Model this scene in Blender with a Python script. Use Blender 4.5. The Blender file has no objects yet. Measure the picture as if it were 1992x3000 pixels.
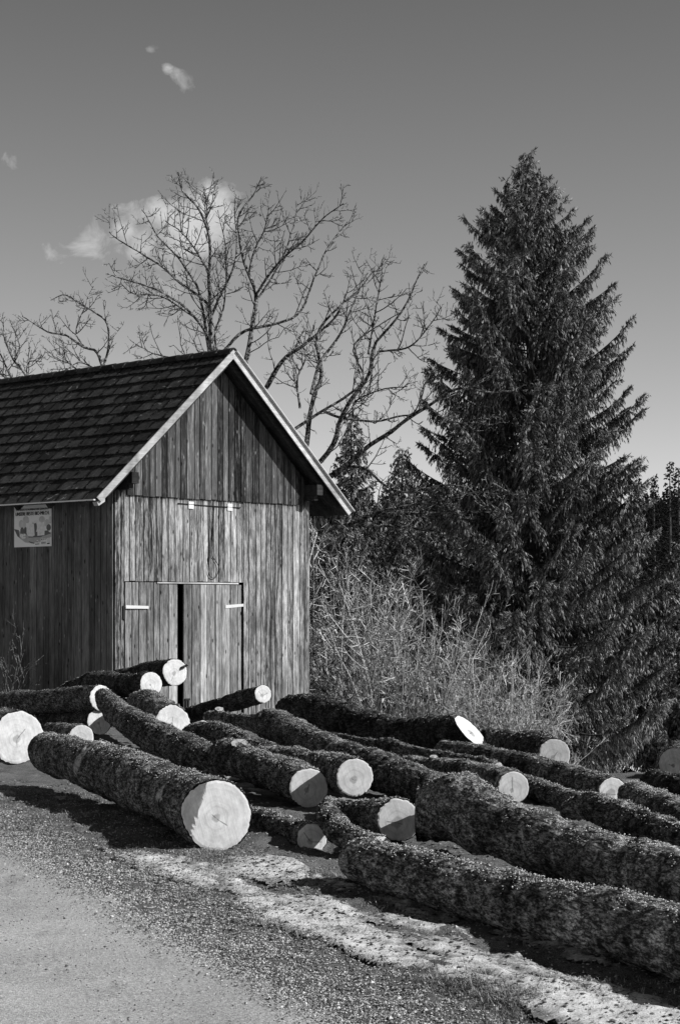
import bpy, math, random
import numpy as np
R_ = np.random.default_rng(7)
random.seed(7)
sc = bpy.context.scene
C = sc.collection
rad = math.radians

# ------------------------------------------------------------------ camera, sky, sun, exposure
F, CX, Y0, EYE = 5453.0, 996.0, 1773.0, 1.6
cam = bpy.data.cameras.new('camera'); co = bpy.data.objects.new('camera', cam); C.objects.link(co)
cam.sensor_fit = 'VERTICAL'; cam.sensor_height = 36.0; cam.lens = 36.0 * F / 3000.0
cam.shift_y = (Y0 - 1500.0) / 3000.0
cam.clip_end = 5000; cam.clip_start = 0.1
co.location = (0, 0, EYE); co.rotation_euler = (rad(90), 0, 0)
sc.camera = co

SUN_EL = 36.0
SUN_AZ = 103.5          # degrees clockwise from the view direction (+Y)
sd = np.array([math.sin(rad(SUN_AZ)) * math.cos(rad(SUN_EL)), math.cos(rad(SUN_AZ)) * math.cos(rad(SUN_EL)), math.sin(rad(SUN_EL))])
sun = bpy.data.lights.new('sun', 'SUN'); sun.energy = 5.0; sun.angle = rad(0.5); sun.color = (1, 1, 1)
so = bpy.data.objects.new('sun', sun); C.objects.link(so)
from mathutils import Vector, Matrix
so.rotation_euler = Vector(sd).to_track_quat('Z', 'Y').to_euler()
so.location = (20, -10, 20)
sc.view_settings.view_transform = 'Standard'; sc.view_settings.look = 'None'
sc.view_settings.exposure = 0.0; sc.view_settings.gamma = 1.0
sc.cycles.max_bounces = 5; sc.cycles.diffuse_bounces = 3; sc.cycles.glossy_bounces = 1
sc.cycles.transparent_max_bounces = 4


class NT:
    """small helper that writes node graphs as expressions"""
    def __init__(s, tree): s.t = tree; s.n = tree.nodes; s.l = tree.links
    def put(s, sock, v):
        if isinstance(v, bpy.types.NodeSocket): s.l.new(v, sock)
        elif isinstance(v, (int, float)):
            try: sock.default_value = v
            except Exception:
                sock.default_value = (v, v, v, 1)[:len(sock.default_value)]
        else: sock.default_value = v
    def m(s, op, a, b=0.0, c=0.0, clamp=False):
        n = s.n.new('ShaderNodeMath'); n.operation = op; n.use_clamp = clamp
        s.put(n.inputs[0], a); s.put(n.inputs[1], b); s.put(n.inputs[2], c); return n.outputs[0]
    def mix(s, f, a, b):
        n = s.n.new('ShaderNodeMix'); n.data_type = 'FLOAT'
        s.put(n.inputs[0], f); s.put(n.inputs[2], a); s.put(n.inputs[3], b); return n.outputs[0]
    def ramp(s, v, a, b, c=0.0, d=1.0, smooth=False):
        n = s.n.new('ShaderNodeMapRange'); n.clamp = True
        if smooth: n.interpolation_type = 'SMOOTHSTEP'
        s.put(n.inputs[0], v); s.put(n.inputs[1], a); s.put(n.inputs[2], b); s.put(n.inputs[3], c); s.put(n.inputs[4], d)
        return n.outputs[0]
    def coord(s, which='Object'): return s.n.new('ShaderNodeTexCoord').outputs[which]
    def sep(s, v):
        n = s.n.new('ShaderNodeSeparateXYZ'); s.put(n.inputs[0], v); return n.outputs
    def comb(s, x, y, z):
        n = s.n.new('ShaderNodeCombineXYZ'); s.put(n.inputs[0], x); s.put(n.inputs[1], y); s.put(n.inputs[2], z); return n.outputs[0]
    def scale(s, v, xyz):
        n = s.n.new('ShaderNodeVectorMath'); n.operation = 'MULTIPLY'; s.put(n.inputs[0], v); n.inputs[1].default_value = xyz; return n.outputs[0]
    def noise(s, v, scale=5, detail=4, rough=0.6, dist=0.0):
        n = s.n.new('ShaderNodeTexNoise'); s.put(n.inputs['Vector'], v); n.inputs['Scale'].default_value = scale
        n.inputs['Detail'].default_value = detail; n.inputs['Roughness'].default_value = rough; n.inputs['Distortion'].default_value = dist
        return n.outputs[0]
    def voro(s, v, scale=5, feat='F1', rnd=1.0):
        n = s.n.new('ShaderNodeTexVoronoi'); n.feature = feat; s.put(n.inputs['Vector'], v); n.inputs['Scale'].default_value = scale
        n.inputs['Randomness'].default_value = rnd
        return n.outputs['Distance']
    def attr(s, name):
        n = s.n.new('ShaderNodeAttribute'); n.attribute_name = name; return n.outputs['Fac']
    def grey(s, v): return s.comb(v, v, v)


# sky: the physical sky seen through a red filter on black and white film, with thin clouds
w = bpy.data.worlds.new('World'); sc.world = w; w.use_nodes = True
t = NT(w.node_tree); t.n.clear()
sky = t.n.new('ShaderNodeTexSky'); sky.sky_type = 'NISHITA'; sky.sun_disc = False
sky.sun_elevation = rad(SUN_EL); sky.sun_rotation = rad(SUN_AZ); sky.altitude = 700; sky.air_density = 1.0; sky.dust_density = 0.7; sky.ozone_density = 1.0
sepc = t.n.new('ShaderNodeSeparateColor'); t.put(sepc.inputs[0], sky.outputs[0])
g = t.m('ADD', t.m('MULTIPLY', sepc.outputs[0], 0.8), t.m('MULTIPLY', sepc.outputs[1], 0.2))
d = t.sep(t.coord('Generated'))
az = t.m('DIVIDE', d[0], t.m('MAXIMUM', d[1], 0.05)); el = t.m('DIVIDE', d[2], t.m('MAXIMUM', d[1], 0.05))
def blob(px, py, rx, ry, rot, gain):
    x = t.m('SUBTRACT', az, (px - CX) / F); y = t.m('SUBTRACT', el, (Y0 - py) / F)
    ca, sa = math.cos(rad(rot)), math.sin(rad(rot))
    u = t.m('DIVIDE', t.m('ADD', t.m('MULTIPLY', x, ca), t.m('MULTIPLY', y, sa)), rx / F)
    v = t.m('DIVIDE', t.m('SUBTRACT', t.m('MULTIPLY', y, ca), t.m('MULTIPLY', x, sa)), ry / F)
    r2 = t.m('ADD', t.m('MULTIPLY', u, u), t.m('MULTIPLY', v, v))
    return t.m('MULTIPLY', t.ramp(r2, 0.0, 1.3, 1.0, 0.0), gain)
blobs = [(560, 650, 190, 130, 20, 1.2), (470, 740, 180, 110, -55, 0.8), (380, 665, 150, 110, 10, 0.75), (270, 720, 100, 80, -30, 0.66), (340, 700, 120, 80, -30, 0.62), (500, 630, 120, 90, 0, 1.15), (430, 720, 90, 90, 0, .9), (540, 240, 100, 48, -50, 0.56), (500, 205, 60, 32, -50, 0.50),
         (430, 160, 50, 28, 20, 0.42), (20, 470, 60, 60, -40, 0.6), (150, 740, 70, 70, 30, 0.5), (22, 620, 30, 40, 0, 0.45)]
mk = None
for b in blobs:
    q = blob(*b); mk = q if mk is None else t.m('MAXIMUM', mk, q)
cv = t.comb(az, 3.1, el)
n1 = t.noise(cv, 50, 8, 0.62, 0.5)
n2 = t.noise(t.comb(az, 8.2, el), 15, 4, 0.55, 0.8)
nn_ = t.m('ADD', t.m('MULTIPLY', n1, 0.6), t.m('MULTIPLY', n2, 0.4))
cl = t.ramp(t.m('SUBTRACT', nn_, t.m('SUBTRACT', 0.69, t.m('MULTIPLY', mk, 0.36))), 0.0, 0.21, 0.0, 1.0)
cl = t.m('MULTIPLY', cl, t.ramp(mk, 0.0, 0.3))
SKYK = 0.1
GG = t.ramp(d[2], 0.0, 0.46, 1.52, 0.58)
g2 = t.m('MULTIPLY', g, GG)
g3 = t.mix(cl, g2, 6.5)
bg = t.n.new('ShaderNodeBackground'); t.put(bg.inputs[0], t.grey(g3)); bg.inputs[1].default_value = SKYK
out = t.n.new('ShaderNodeOutputWorld'); t.l.new(bg.outputs[0], out.inputs[0])


# ------------------------------------------------------------------ materials
def mat(name, fn, rough=0.9, spec=0.15, bump=None, bstr=0.5, bdist=0.01):
    m = bpy.data.materials.new(name); m.use_nodes = True
    T = NT(m.node_tree); b = m.node_tree.nodes['Principled BSDF']
    r = fn(T)
    h = None
    if isinstance(r, tuple): r, h = r
    T.put(b.inputs['Base Color'], T.grey(r))
    b.inputs['Roughness'].default_value = rough
    b.inputs['Specular IOR Level'].default_value = spec
    if h is not None:
        bp = T.n.new('ShaderNodeBump'); T.put(bp.inputs['Height'], h); bp.inputs['Strength'].default_value = bstr; bp.inputs['Distance'].default_value = bdist
        T.l.new(bp.outputs[0], b.inputs['Normal'])
    return m

def wood_fn(lo, hi, knots=True, axis='z', contrast=1.0, drips=0.0, ztop=4.3, shift=0.0):
    def fn(T):
        o = T.coord('Object'); a = T.attr('tone'); rnd = T.attr('rnd')
        x, y, z = T.sep(o)
        s = {'z': (9, 9, 0.45), 'x': (0.45, 9, 9)}[axis]
        off = T.comb(T.m('MULTIPLY', rnd, 37.0), T.m('MULTIPLY', rnd, 11.0), T.m('MULTIPLY', rnd, 23.0))
        ad = T.n.new('ShaderNodeVectorMath'); ad.operation = 'ADD'; T.put(ad.inputs[0], T.scale(o, s)); T.put(ad.inputs[1], off)
        v = ad.outputs[0]
        big = T.noise(v, 1.6, 3, 0.55); med = T.noise(v, 6.0, 4, 0.7, 0.3); fine = T.noise(v, 18.0, 4, 0.8)
        ad2 = T.n.new('ShaderNodeVectorMath'); ad2.operation = 'ADD'; T.put(ad2.inputs[0], T.scale(o, (12, 12, 2.2) if axis == 'z' else (2.2, 12, 12))); T.put(ad2.inputs[1], off)
        blot = T.noise(ad2.outputs[0], 2.0, 6, 0.8)
        f = T.m('ADD', T.m('ADD', T.m('MULTIPLY', big, 0.38), T.m('MULTIPLY', med, 0.62)), T.m('ADD', T.m('MULTIPLY', fine, 0.28), T.m('MULTIPLY', blot, 0.42)))
        f = T.ramp(f, 0.85 + shift - 0.125 / contrast, 0.85 + shift + 0.125 / contrast, 0.0, 1.0)
        f = T.m('ADD', T.m('MULTIPLY', f, 0.60), T.m('MULTIPLY', a, 0.42))
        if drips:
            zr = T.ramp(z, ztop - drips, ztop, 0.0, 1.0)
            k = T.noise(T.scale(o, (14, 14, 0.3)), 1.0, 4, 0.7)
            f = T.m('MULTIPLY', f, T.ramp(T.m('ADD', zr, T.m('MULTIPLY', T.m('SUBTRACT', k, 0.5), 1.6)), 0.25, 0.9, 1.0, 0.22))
        st = T.noise(T.scale(o, (1.5, 1.5, 0.55)), 1.0, 4, 0.65, 0.4)
        c = T.m('MULTIPLY', T.mix(T.m('POWER', f, 1.35), lo, hi), T.ramp(st, 0.36, 0.62, 0.55, 1.15))
        if knots:
            uu = T.m('ADD', x, y)
            def knot(su, sv, seed):
                vv = T.n.new('ShaderNodeTexVoronoi'); vv.voronoi_dimensions = '2D'; vv.inputs['Scale'].default_value = 1.0
                T.put(vv.inputs['Vector'], T.comb(T.m('ADD', T.m('MULTIPLY', uu, su), T.m('MULTIPLY', rnd, 31.0)), T.m('ADD', T.m('MULTIPLY', z, sv), T.m('MULTIPLY', rnd, 17.0 + seed)), 0.0))
                return vv.outputs['Distance']
            k1 = knot(3.4, 1.25, 0); c = T.m('MULTIPLY', c, T.ramp(k1, 0.03, 0.062, 0.12, 1.0))
            k2 = knot(3.0, 1.1, 5); c = T.m('ADD', c, T.ramp(k2, 0.02, 0.045, 0.16, 0.0))
        return c, fine
    return fn
M = {}
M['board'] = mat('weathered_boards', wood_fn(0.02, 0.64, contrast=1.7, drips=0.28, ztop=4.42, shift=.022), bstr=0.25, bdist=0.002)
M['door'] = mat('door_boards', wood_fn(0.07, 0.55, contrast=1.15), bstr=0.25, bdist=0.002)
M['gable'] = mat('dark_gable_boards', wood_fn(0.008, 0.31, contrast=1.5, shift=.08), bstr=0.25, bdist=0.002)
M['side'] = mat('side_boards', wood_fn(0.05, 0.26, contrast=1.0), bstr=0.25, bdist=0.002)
M['fascia'] = mat('pale_bargeboard', wood_fn(0.32, 0.70, axis='x', contrast=0.9, knots=False), bstr=0.3, bdist=0.003)
M['beam'] = mat('dark_beam', wood_fn(0.02, 0.07, axis='x', knots=False))
M['deck'] = mat('roof_underside', wood_fn(0.03, 0.12, axis='x', knots=False))
M['interior'] = mat('dark_interior', lambda T: T.mix(T.noise(T.coord(), 3), 0.004, 0.012))

def tile_fn(T):
    o = T.coord(); a = T.attr('tone')
    n = T.noise(o, 6, 5, 0.7); f = T.noise(o, 70, 3, 0.7)
    c = T.mix(a, 0.024, 0.055); c = T.m('MULTIPLY', c, T.ramp(n, 0.3, 0.7, 0.55, 1.5))
    c = T.m('MULTIPLY', c, T.ramp(f, 0.3, 0.7, 0.6, 1.5))
    li = T.m('MULTIPLY', T.ramp(T.noise(o, 9, 4, 0.6, 0.6), 0.63, 0.67, 0, 1), T.ramp(T.noise(o, 1.3, 2), 0.42, 0.55, 0, 1))
    return T.mix(li, c, 0.22), T.m('ADD', n, f)
M['tile'] = mat('mossy_slates', tile_fn, bstr=0.9, bdist=0.02, spec=0.05)
M['moss_roof'] = mat('roof_moss', lambda T: (T.mix(T.noise(T.coord(), 40, 4, 0.7), 0.003, 0.016), T.noise(T.coord(), 60, 4, 0.7)), bstr=1, bdist=0.02)
M['metal'] = mat('pale_metal', lambda T: T.mix(T.noise(T.coord(), 8, 4), 0.55, 0.85), rough=0.6)
M['hinge'] = mat('white_hinge_metal', lambda T: T.mix(T.noise(T.coord(), 30, 3), 0.58, 0.75), rough=0.6)
M['cable'] = mat('black_cable', lambda T: T.mix(T.noise(T.coord(), 30, 3), 0.01, 0.03), rough=0.6)
M['plaque'] = mat('white_plaque', lambda T: T.mix(T.ramp(T.voro(T.coord(), 60), 0.05, 0.14), 0.35, 0.85))

def bark_fn(lo, hi, moss, ringy=0.0):
    def fn(T):
        o = T.coord(); a = T.attr('tone')
        ox, oy, oz = T.sep(o)
        ax_ = T.comb(T.m('ADD', T.m('MULTIPLY', ox, 0.94), T.m('MULTIPLY', oy, 0.34)), T.m('MULTIPLY', T.m('SUBTRACT', T.m('MULTIPLY', oy, 0.94), T.m('MULTIPLY', ox, 0.34)), 0.36), oz)
        n1 = T.noise(o, 5, 4, 0.6); n2 = T.noise(ax_, 34, 4, 0.75, 0.3); n3 = T.noise(ax_, 95, 3, 0.8)
        sp = T.ramp(T.m('ADD', T.m('MULTIPLY', n2, 0.55), T.m('MULTIPLY', n3, 0.45)), 0.44, 0.62, 0.0, 1.0)
        c = T.mix(T.m('POWER', sp, 1.6), lo, hi)
        n0 = T.noise(o, 2.1, 3, 0.6, 0.6)
        c = T.m('MULTIPLY', c, T.m('MULTIPLY', T.ramp(n1, 0.36, 0.64, 0.35, 1.6), T.ramp(n0, 0.35, 0.65, 0.65, 1.35)))
        lich = T.m('MULTIPLY', T.ramp(T.noise(o, 7.5, 5, 0.65, 0.5), 0.62, 0.70), T.ramp(n3, 0.35, 0.6, 0.5, 1.0))
        c = T.mix(T.m('MULTIPLY', lich, moss), c, 0.30)
        c = T.mix(T.attr('bare'), c, T.m('ADD', 0.12, T.m('MULTIPLY', T.ramp(n2, 0.35, 0.65), 0.5)))
        return c, T.m('ADD', T.m('MULTIPLY', n2, 0.7), T.m('MULTIPLY', n3, 0.5))
    return fn
M['bark'] = mat('mossy_bark', bark_fn(0.016, 0.38, 0.7), bstr=.7, bdist=0.02, spec=0.1)
M['bark_grey'] = mat('lichen_bark', bark_fn(0.026, 0.50, 1.0), bstr=.7, bdist=0.02, spec=0.1)
M['bark_dark'] = mat('dark_bark', bark_fn(0.010, 0.16, 0.4), bstr=1.0, bdist=0.025, spec=0.1)
M['moss'] = mat('moss_painted_crest', lambda T: T.mix(T.m('POWER', T.attr('tone'), 2.4), 0.02, 0.85), spec=0.1)  # tone rises on log tops, putting sunlight into the moss colour
M['moss_dark'] = mat('dark_moss_painted_crest', lambda T: T.mix(T.m('POWER', T.attr('tone'), 2.2), 0.015, 0.2), spec=0.1)

M['lichen'] = mat('lichen_painted_crest', lambda T: T.mix(T.m('POWER', T.attr('tone'), 1.2), 0.12, 0.80), spec=0.1)  # pale crumbs for the log tops, sunlit crest painted in by colour
def cut_fn(base, heart=0.6):
    def fn(T):
        o = T.coord(); x, y, z = T.sep(o)
        wob = T.m('MULTIPLY', T.m('SUBTRACT', T.noise(o, 9, 3), 0.5), 0.05)
        x0 = T.m('ADD', x, 0.012); y0 = T.m('ADD', y, 0.02)
        r = T.m('ADD', T.m('SQRT', T.m('ADD', T.m('MULTIPLY', x0, x0), T.m('MULTIPLY', y0, y0))), wob)
        rings = T.m('SUBTRACT', T.noise(T.comb(T.m('MULTIPLY', r, 55.0), 0.0, 0.0), 1.0, 4, 0.7), 0.5)
        saw = T.noise(T.scale(T.comb(T.m('ADD', x, T.m('MULTIPLY', y, 0.28)), T.m('MULTIPLY', y, 0.05), z), (26, 26, 10)), 2.2, 5, 0.8)
        c = T.m('ADD', base, T.m('MULTIPLY', rings, 0.42))
        c = T.m('ADD', c, T.m('MULTIPLY', T.m('SUBTRACT', saw, 0.5), 0.62))
        c = T.m('MULTIPLY', c, T.ramp(T.noise(o, 9, 5, 0.65), 0.3, 0.7, 0.70, 1.1))
        hs = T.m('ADD', 0.008, T.m('MULTIPLY', T.m('FRACT', T.m('MULTIPLY', T.n.new('ShaderNodeObjectInfo').outputs['Random'], 29.1)), 0.03))
        h = T.mix(T.m('MULTIPLY', T.m('SUBTRACT', r, hs), 90.0, clamp=True), heart, 1.0); c = T.m('MULTIPLY', c, h)
        hr = T.ramp(T.m('ABSOLUTE', T.m('SUBTRACT', r, 0.075)), 0.0, 0.012, 0.86, 1.0); c = T.m('MULTIPLY', c, hr)
        ang = T.m('ARCTAN2', y0, x0)
        def crack(a0, rmax, wd):
            dd = T.m('ABSOLUTE', T.m('SINE', T.m('MULTIPLY', T.m('SUBTRACT', T.m('ADD', ang, T.m('MULTIPLY', wob, 9.0)), a0), 0.5)))
            line = T.ramp(T.m('MULTIPLY', dd, r), 0.0, wd, 0.12, 1.0)
            return T.mix(T.m('MULTIPLY', T.m('MAXIMUM', T.m('SUBTRACT', r, rmax), 0.0), 80.0, clamp=True), line, 1.0)
        rr = T.n.new('ShaderNodeObjectInfo').outputs['Random']
        r2 = T.m('FRACT', T.m('MULTIPLY', rr, 7.31)); r3 = T.m('FRACT', T.m('MULTIPLY', rr, 13.7))
        c = T.m('MULTIPLY', c, crack(T.m('MULTIPLY', rr, 6.28), T.m('MULTIPLY', r2, 0.13), 0.0022))
        c = T.m('MULTIPLY', c, crack(T.m('ADD', T.m('MULTIPLY', rr, 6.28), T.m('ADD', 1.5, T.m('MULTIPLY', r3, 3.0))), T.m('SUBTRACT', T.m('MULTIPLY', r3, 0.11), 0.02), 0.002))
        return T.m('MINIMUM', c, 0.9), saw
    return fn
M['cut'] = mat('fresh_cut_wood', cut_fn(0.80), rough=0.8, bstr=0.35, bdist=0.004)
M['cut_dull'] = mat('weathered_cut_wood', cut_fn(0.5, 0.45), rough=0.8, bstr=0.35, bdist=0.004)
M['twig_light'] = mat('pale_twigs', lambda T: T.mix(T.m('POWER', T.attr('tone'), 1.6), 0.03, 0.95), rough=0.7)
M['twig'] = mat('grey_branches', lambda T: T.mix(T.ramp(T.noise(T.coord(), 14, 4, 0.7), .45, .66), 0.012, 0.42), rough=0.8)
M['limb'] = mat('rough_branches', lambda T: (T.mix(T.ramp(T.noise(T.coord(), 12, 4, 0.7), 0.4, 0.7), 0.02, 0.28), T.noise(T.coord(), 30)), rough=0.9, bstr=0.8, bdist=0.03)
M['needle'] = mat('spruce_needles', lambda T: T.mix(T.m('POWER', T.attr('tone'), 1.7), 0.025, 0.40), rough=0.65, spec=0.25)
M['needle_far'] = mat('far_spruce_needles', lambda T: T.mix(T.attr('tone'), 0.008, 0.02), rough=0.9, spec=0.05)
M['trunk'] = mat('spruce_trunk', lambda T: (T.mix(T.noise(T.scale(T.coord(), (6, 6, 2)), 3, 4), 0.03, 0.12), T.noise(T.coord(), 20)), bstr=0.8, bdist=0.03)
M['cone'] = mat('spruce_cones', lambda T: T.mix(T.attr('tone'), 0.10, 0.26))
M['pebble'] = mat('pebbles', lambda T: T.mix(T.m('POWER', T.attr('tone'), 2.0), 0.05, 0.74), rough=0.85)
M['chip'] = mat('bark_litter', lambda T: T.mix(T.m('POWER', T.attr('tone'), 2.5), 0.02, 0.45))
M['grass'] = mat('dry_grass', lambda T: T.mix(T.m('POWER', T.attr('tone'), 1.6), 0.04, 0.45))
def road_fn(T):
    o = T.coord(); n = T.noise(o, 150, 3, 0.8); b = T.noise(o, 1.1, 6, 0.7); v = T.noise(o, 62, 3, 0.75)
    c = T.m('MULTIPLY', T.ramp(n, 0.36, 0.64, 0.20, 0.66), T.ramp(b, 0.3, 0.7, 0.78, 1.16))
    c = T.m('MULTIPLY', c, T.ramp(v, 0.35, 0.65, 0.68, 1.25))
    st = T.ramp(T.noise(T.scale(o, (1.0, 0.35, 1)), 2.3, 5, 0.7), 0.58, 0.72, 0, 1)
    return T.m('MULTIPLY', c, T.mix(st, 1.0, 0.72)), T.m('ADD', n, v)
M['road'] = mat('gritty_asphalt', road_fn, rough=0.9, bstr=0.8, bdist=0.006)
def ground_fn(T):
    o = T.coord(); n = T.noise(o, 150, 4, 0.8); b = T.noise(o, 3.0, 5, 0.65); x, y, z = T.sep(o)
    c = T.m('MULTIPLY', T.ramp(n, 0.36, 0.66, 0.02, 0.30), T.ramp(b, 0.3, 0.7, 0.6, 1.3))
    snow = T.m('MULTIPLY', T.ramp(T.m('ADD', y, T.m('MULTIPLY', T.noise(o, 0.35, 4), 8.0)), 50.0, 52.5), T.ramp(y, 95, 110, 1.0, 0.0))
    patch = T.m('MULTIPLY', T.ramp(T.noise(o, 0.5, 4, 0.6), 0.52, 0.58), T.ramp(y, 36, 42))
    far = T.m('MAXIMUM', snow, patch)
    return T.mix(far, c, T.m('MULTIPLY', 0.8, T.ramp(T.noise(o, 4, 5), 0.2, 0.5, 0.6, 1.0))), T.m('ADD', n, b)
M['ground'] = mat('muddy_ground', ground_fn, rough=0.95, bstr=0.9, bdist=0.012, spec=0.1)
def snow_fn(T):
    o = T.coord(); n = T.noise(o, 11, 6, 0.72); f = T.noise(o, 90, 4, 0.8); th = T.attr('tone')
    dirt = T.ramp(T.m('ADD', T.m('MULTIPLY', f, 0.45), T.m('ADD', T.m('MULTIPLY', n, 0.7), T.m('MULTIPLY', th, 0.22))), 0.56, 0.80, 0.0, 1.0)
    return T.mix(dirt, 0.18, T.m('MULTIPLY', 0.80, T.ramp(f, 0.3, 0.55, 0.8, 1.0))), T.m('ADD', n, f)
M['snow'] = mat('dirty_snow', snow_fn, rough=0.75, bstr=0.7, bdist=0.012)
M['poster_back'] = mat('poster_paper', lambda T: T.mix(T.noise(T.coord(), 4), 0.84, 0.92), rough=0.5)
def flat(name, v, s=9): M[name] = mat(name, lambda T: T.m('MULTIPLY', v, T.ramp(T.noise(T.coord(), s, 4), 0.3, 0.7, 0.85, 1.12)))
flat('print_black', 0.01); flat('print_dark', 0.16); flat('print_mid', 0.48, 12); flat('print_pale', 0.82, 20); flat('print_white', 0.8); flat('print_egg', 0.62)
M['forest'] = mat('forest_mass', lambda T: T.mix(T.noise(T.coord(), 2), 0.004, 0.012))


# ------------------------------------------------------------------ numpy mesh tools
def hsh(ix, iy, iz, seed):
    h = (ix.astype(np.int64) * 374761393 + iy.astype(np.int64) * 668265263 + iz.astype(np.int64) * 2147483647 + seed * 1274126177) & 0xffffffff
    h = ((h ^ (h >> 13)) * 1274126177) & 0xffffffff
    h = ((h ^ (h >> 16)) * 2246822519) & 0xffffffff
    return ((h ^ (h >> 15)) & 0xffffff) / float(0xffffff)
def vn(p, seed=0):
    i = np.floor(p).astype(np.int64); f = p - i; f = f * f * (3 - 2 * f)
    r = 0
    for dx in (0, 1):
        wx = f[..., 0] if dx else 1 - f[..., 0]
        for dy in (0, 1):
            wy = f[..., 1] if dy else 1 - f[..., 1]
            for dz in (0, 1):
                wz = f[..., 2] if dz else 1 - f[..., 2]
                r = r + wx * wy * wz * hsh(i[..., 0] + dx, i[..., 1] + dy, i[..., 2] + dz, seed)
    return r
def fbm(p, octv=3, seed=0, gain=0.5):
    p = np.asarray(p, float); r = 0; a = 1; s = 0
    for k in range(octv):
        r = r + a * vn(p * (2.03 ** k) + 17.3 * k, seed + k); s += a; a *= gain
    return r / s
def ss(a, b, x):
    t_ = np.clip((x - a) / (b - a), 0, 1); return t_ * t_ * (3 - 2 * t_)

def mk_mesh(name, verts, faces, mats, midx=None, tone=None, rnd=None, smooth=False, extra=None):
    """faces: list of (n,k) int arrays"""
    me = bpy.data.meshes.new(name)
    verts = np.asarray(verts, np.float32)
    me.vertices.add(len(verts)); me.vertices.foreach_set('co', verts.ravel())
    if not isinstance(faces, list): faces = [faces]
    faces = [np.asarray(f, np.int32) for f in faces if len(f)]
    tot = np.concatenate([np.full(len(f), f.shape[1], np.int32) for f in faces])
    idx = np.concatenate([f.ravel() for f in faces])
    me.loops.add(len(idx)); me.loops.foreach_set('vertex_index', idx)
    me.polygons.add(len(tot))
    st = np.zeros(len(tot), np.int32); st[1:] = np.cumsum(tot)[:-1]
    me.polygons.foreach_set('loop_start', st); me.polygons.foreach_set('loop_total', tot)
    if midx is not None: me.polygons.foreach_set('material_index', np.asarray(midx, np.int32))
    me.polygons.foreach_set('use_smooth', (np.full(len(tot), bool(smooth)) if np.ndim(smooth) == 0 else smooth))
    for k, v in (('tone', tone), ('rnd', rnd), ('bare', extra)):
        if v is not None:
            at = me.attributes.new(k, 'FLOAT', 'POINT'); at.data.foreach_set('value', np.asarray(v, np.float32))
    me.update(calc_edges=True)
    for m_ in (mats if isinstance(mats, (list, tuple)) else [mats]): me.materials.append(M[m_] if isinstance(m_, str) else m_)
    return me

def ob(name, me, parent=None, loc=None, rz=None):
    o = bpy.data.objects.new(name, me); C.objects.link(o)
    if parent is not None: o.parent = parent
    if loc is not None: o.location = loc
    if rz is not None: o.rotation_euler = (0, 0, rz)
    return o
def tag(o, label=None, cat=None, group=None, kind=None):
    if label: o['label'] = label
    if cat: o['category'] = cat
    if group: o['group'] = group
    if kind: o['kind'] = kind
    return o
def thing(name, loc, label, cat, group=None, rz=0):
    return tag(ob(name, None, None, loc, rz), label, cat, group)
def copy_tree(o, parent=None):
    c = o.copy(); C.objects.link(c)
    if parent: c.parent = parent
    for ch in o.children: copy_tree(ch, c)
    return c

class Boxes:
    def __init__(s): s.v = []; s.f = []; s.t = []; s.r = []; s.n = 0
    def hexa(s, p8, tone=None):
        """p8: bottom 4 then top 4, counter clockwise seen from above"""
        b = s.n; s.v += [tuple(p) for p in p8]; s.n += 8
        s.f += [(b, b + 3, b + 2, b + 1), (b + 4, b + 5, b + 6, b + 7), (b, b + 1, b + 5, b + 4), (b + 1, b + 2, b + 6, b + 5), (b + 2, b + 3, b + 7, b + 6), (b + 3, b, b + 4, b + 7)]
        tt = random.random() if tone is None else tone; s.t += [tt] * 8; s.r += [random.random()] * 8
    def box(s, x0, x1, y0, y1, z0, z1, tone=None):
        s.hexa([(x0, y0, z0), (x1, y0, z0), (x1, y1, z0), (x0, y1, z0), (x0, y0, z1), (x1, y0, z1), (x1, y1, z1), (x0, y1, z1)], tone)
    def beam(s, a, b, w_, h_, up=(0, 0, 1), tone=None):
        a = np.array(a, float); b = np.array(b, float); d_ = (b - a) / np.linalg.norm(b - a)
        sx = np.cross(d_, up); sx /= np.linalg.norm(sx); uz = np.cross(sx, d_)
        P = []
        for zz in (-h_ / 2, h_ / 2):
            for (q, xx) in ((a, -w_ / 2), (a, w_ / 2), (b, w_ / 2), (b, -w_ / 2)):
                P.append(q + sx * xx + uz * zz)
        s.hexa(P, tone)
    def build(s, name, m, parent=None, loc=None):
        me = mk_mesh(name, np.array(s.v), np.array(s.f), m, tone=s.t, rnd=s.r)
        return ob(name, me, parent, loc)

def tubes(P, Rr, k=3):
    """P (M,m,3) polylines, Rr (M,m) radii -> verts, quads"""
    P = np.asarray(P, float); Mn, m = P.shape[:2]
    T_ = np.gradient(P, axis=1); T_ /= np.linalg.norm(T_, axis=2, keepdims=True) + 1e-9
    ref = np.tile(np.array([0.31, 0.52, 0.79]), (Mn, 1)); bad = np.abs((T_[:, 0] * ref).sum(1)) > 0.93; ref[bad] = (0.8, -0.5, 0.1)
    A = np.cross(T_, ref[:, None, :]); A /= np.linalg.norm(A, axis=2, keepdims=True) + 1e-9
    B = np.cross(T_, A)
    an = np.arange(k) * 2 * np.pi / k
    V = P[:, :, None, :] + Rr[:, :, None, None] * (np.cos(an)[None, None, :, None] * A[:, :, None, :] + np.sin(an)[None, None, :, None] * B[:, :, None, :])
    V = V.reshape(-1, 3)
    base = (np.arange(Mn) * m * k)[:, None, None]; ii = (np.arange(m - 1) * k)[None, :, None]; jj = np.arange(k)[None, None, :]; jn = (np.arange(k) + 1) % k
    a = base + ii + jj; b = base + ii + jn[None, None, :]
    Q = np.stack([a, b, b + k, a + k], -1).reshape(-1, 4)
    return V, Q
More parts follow.
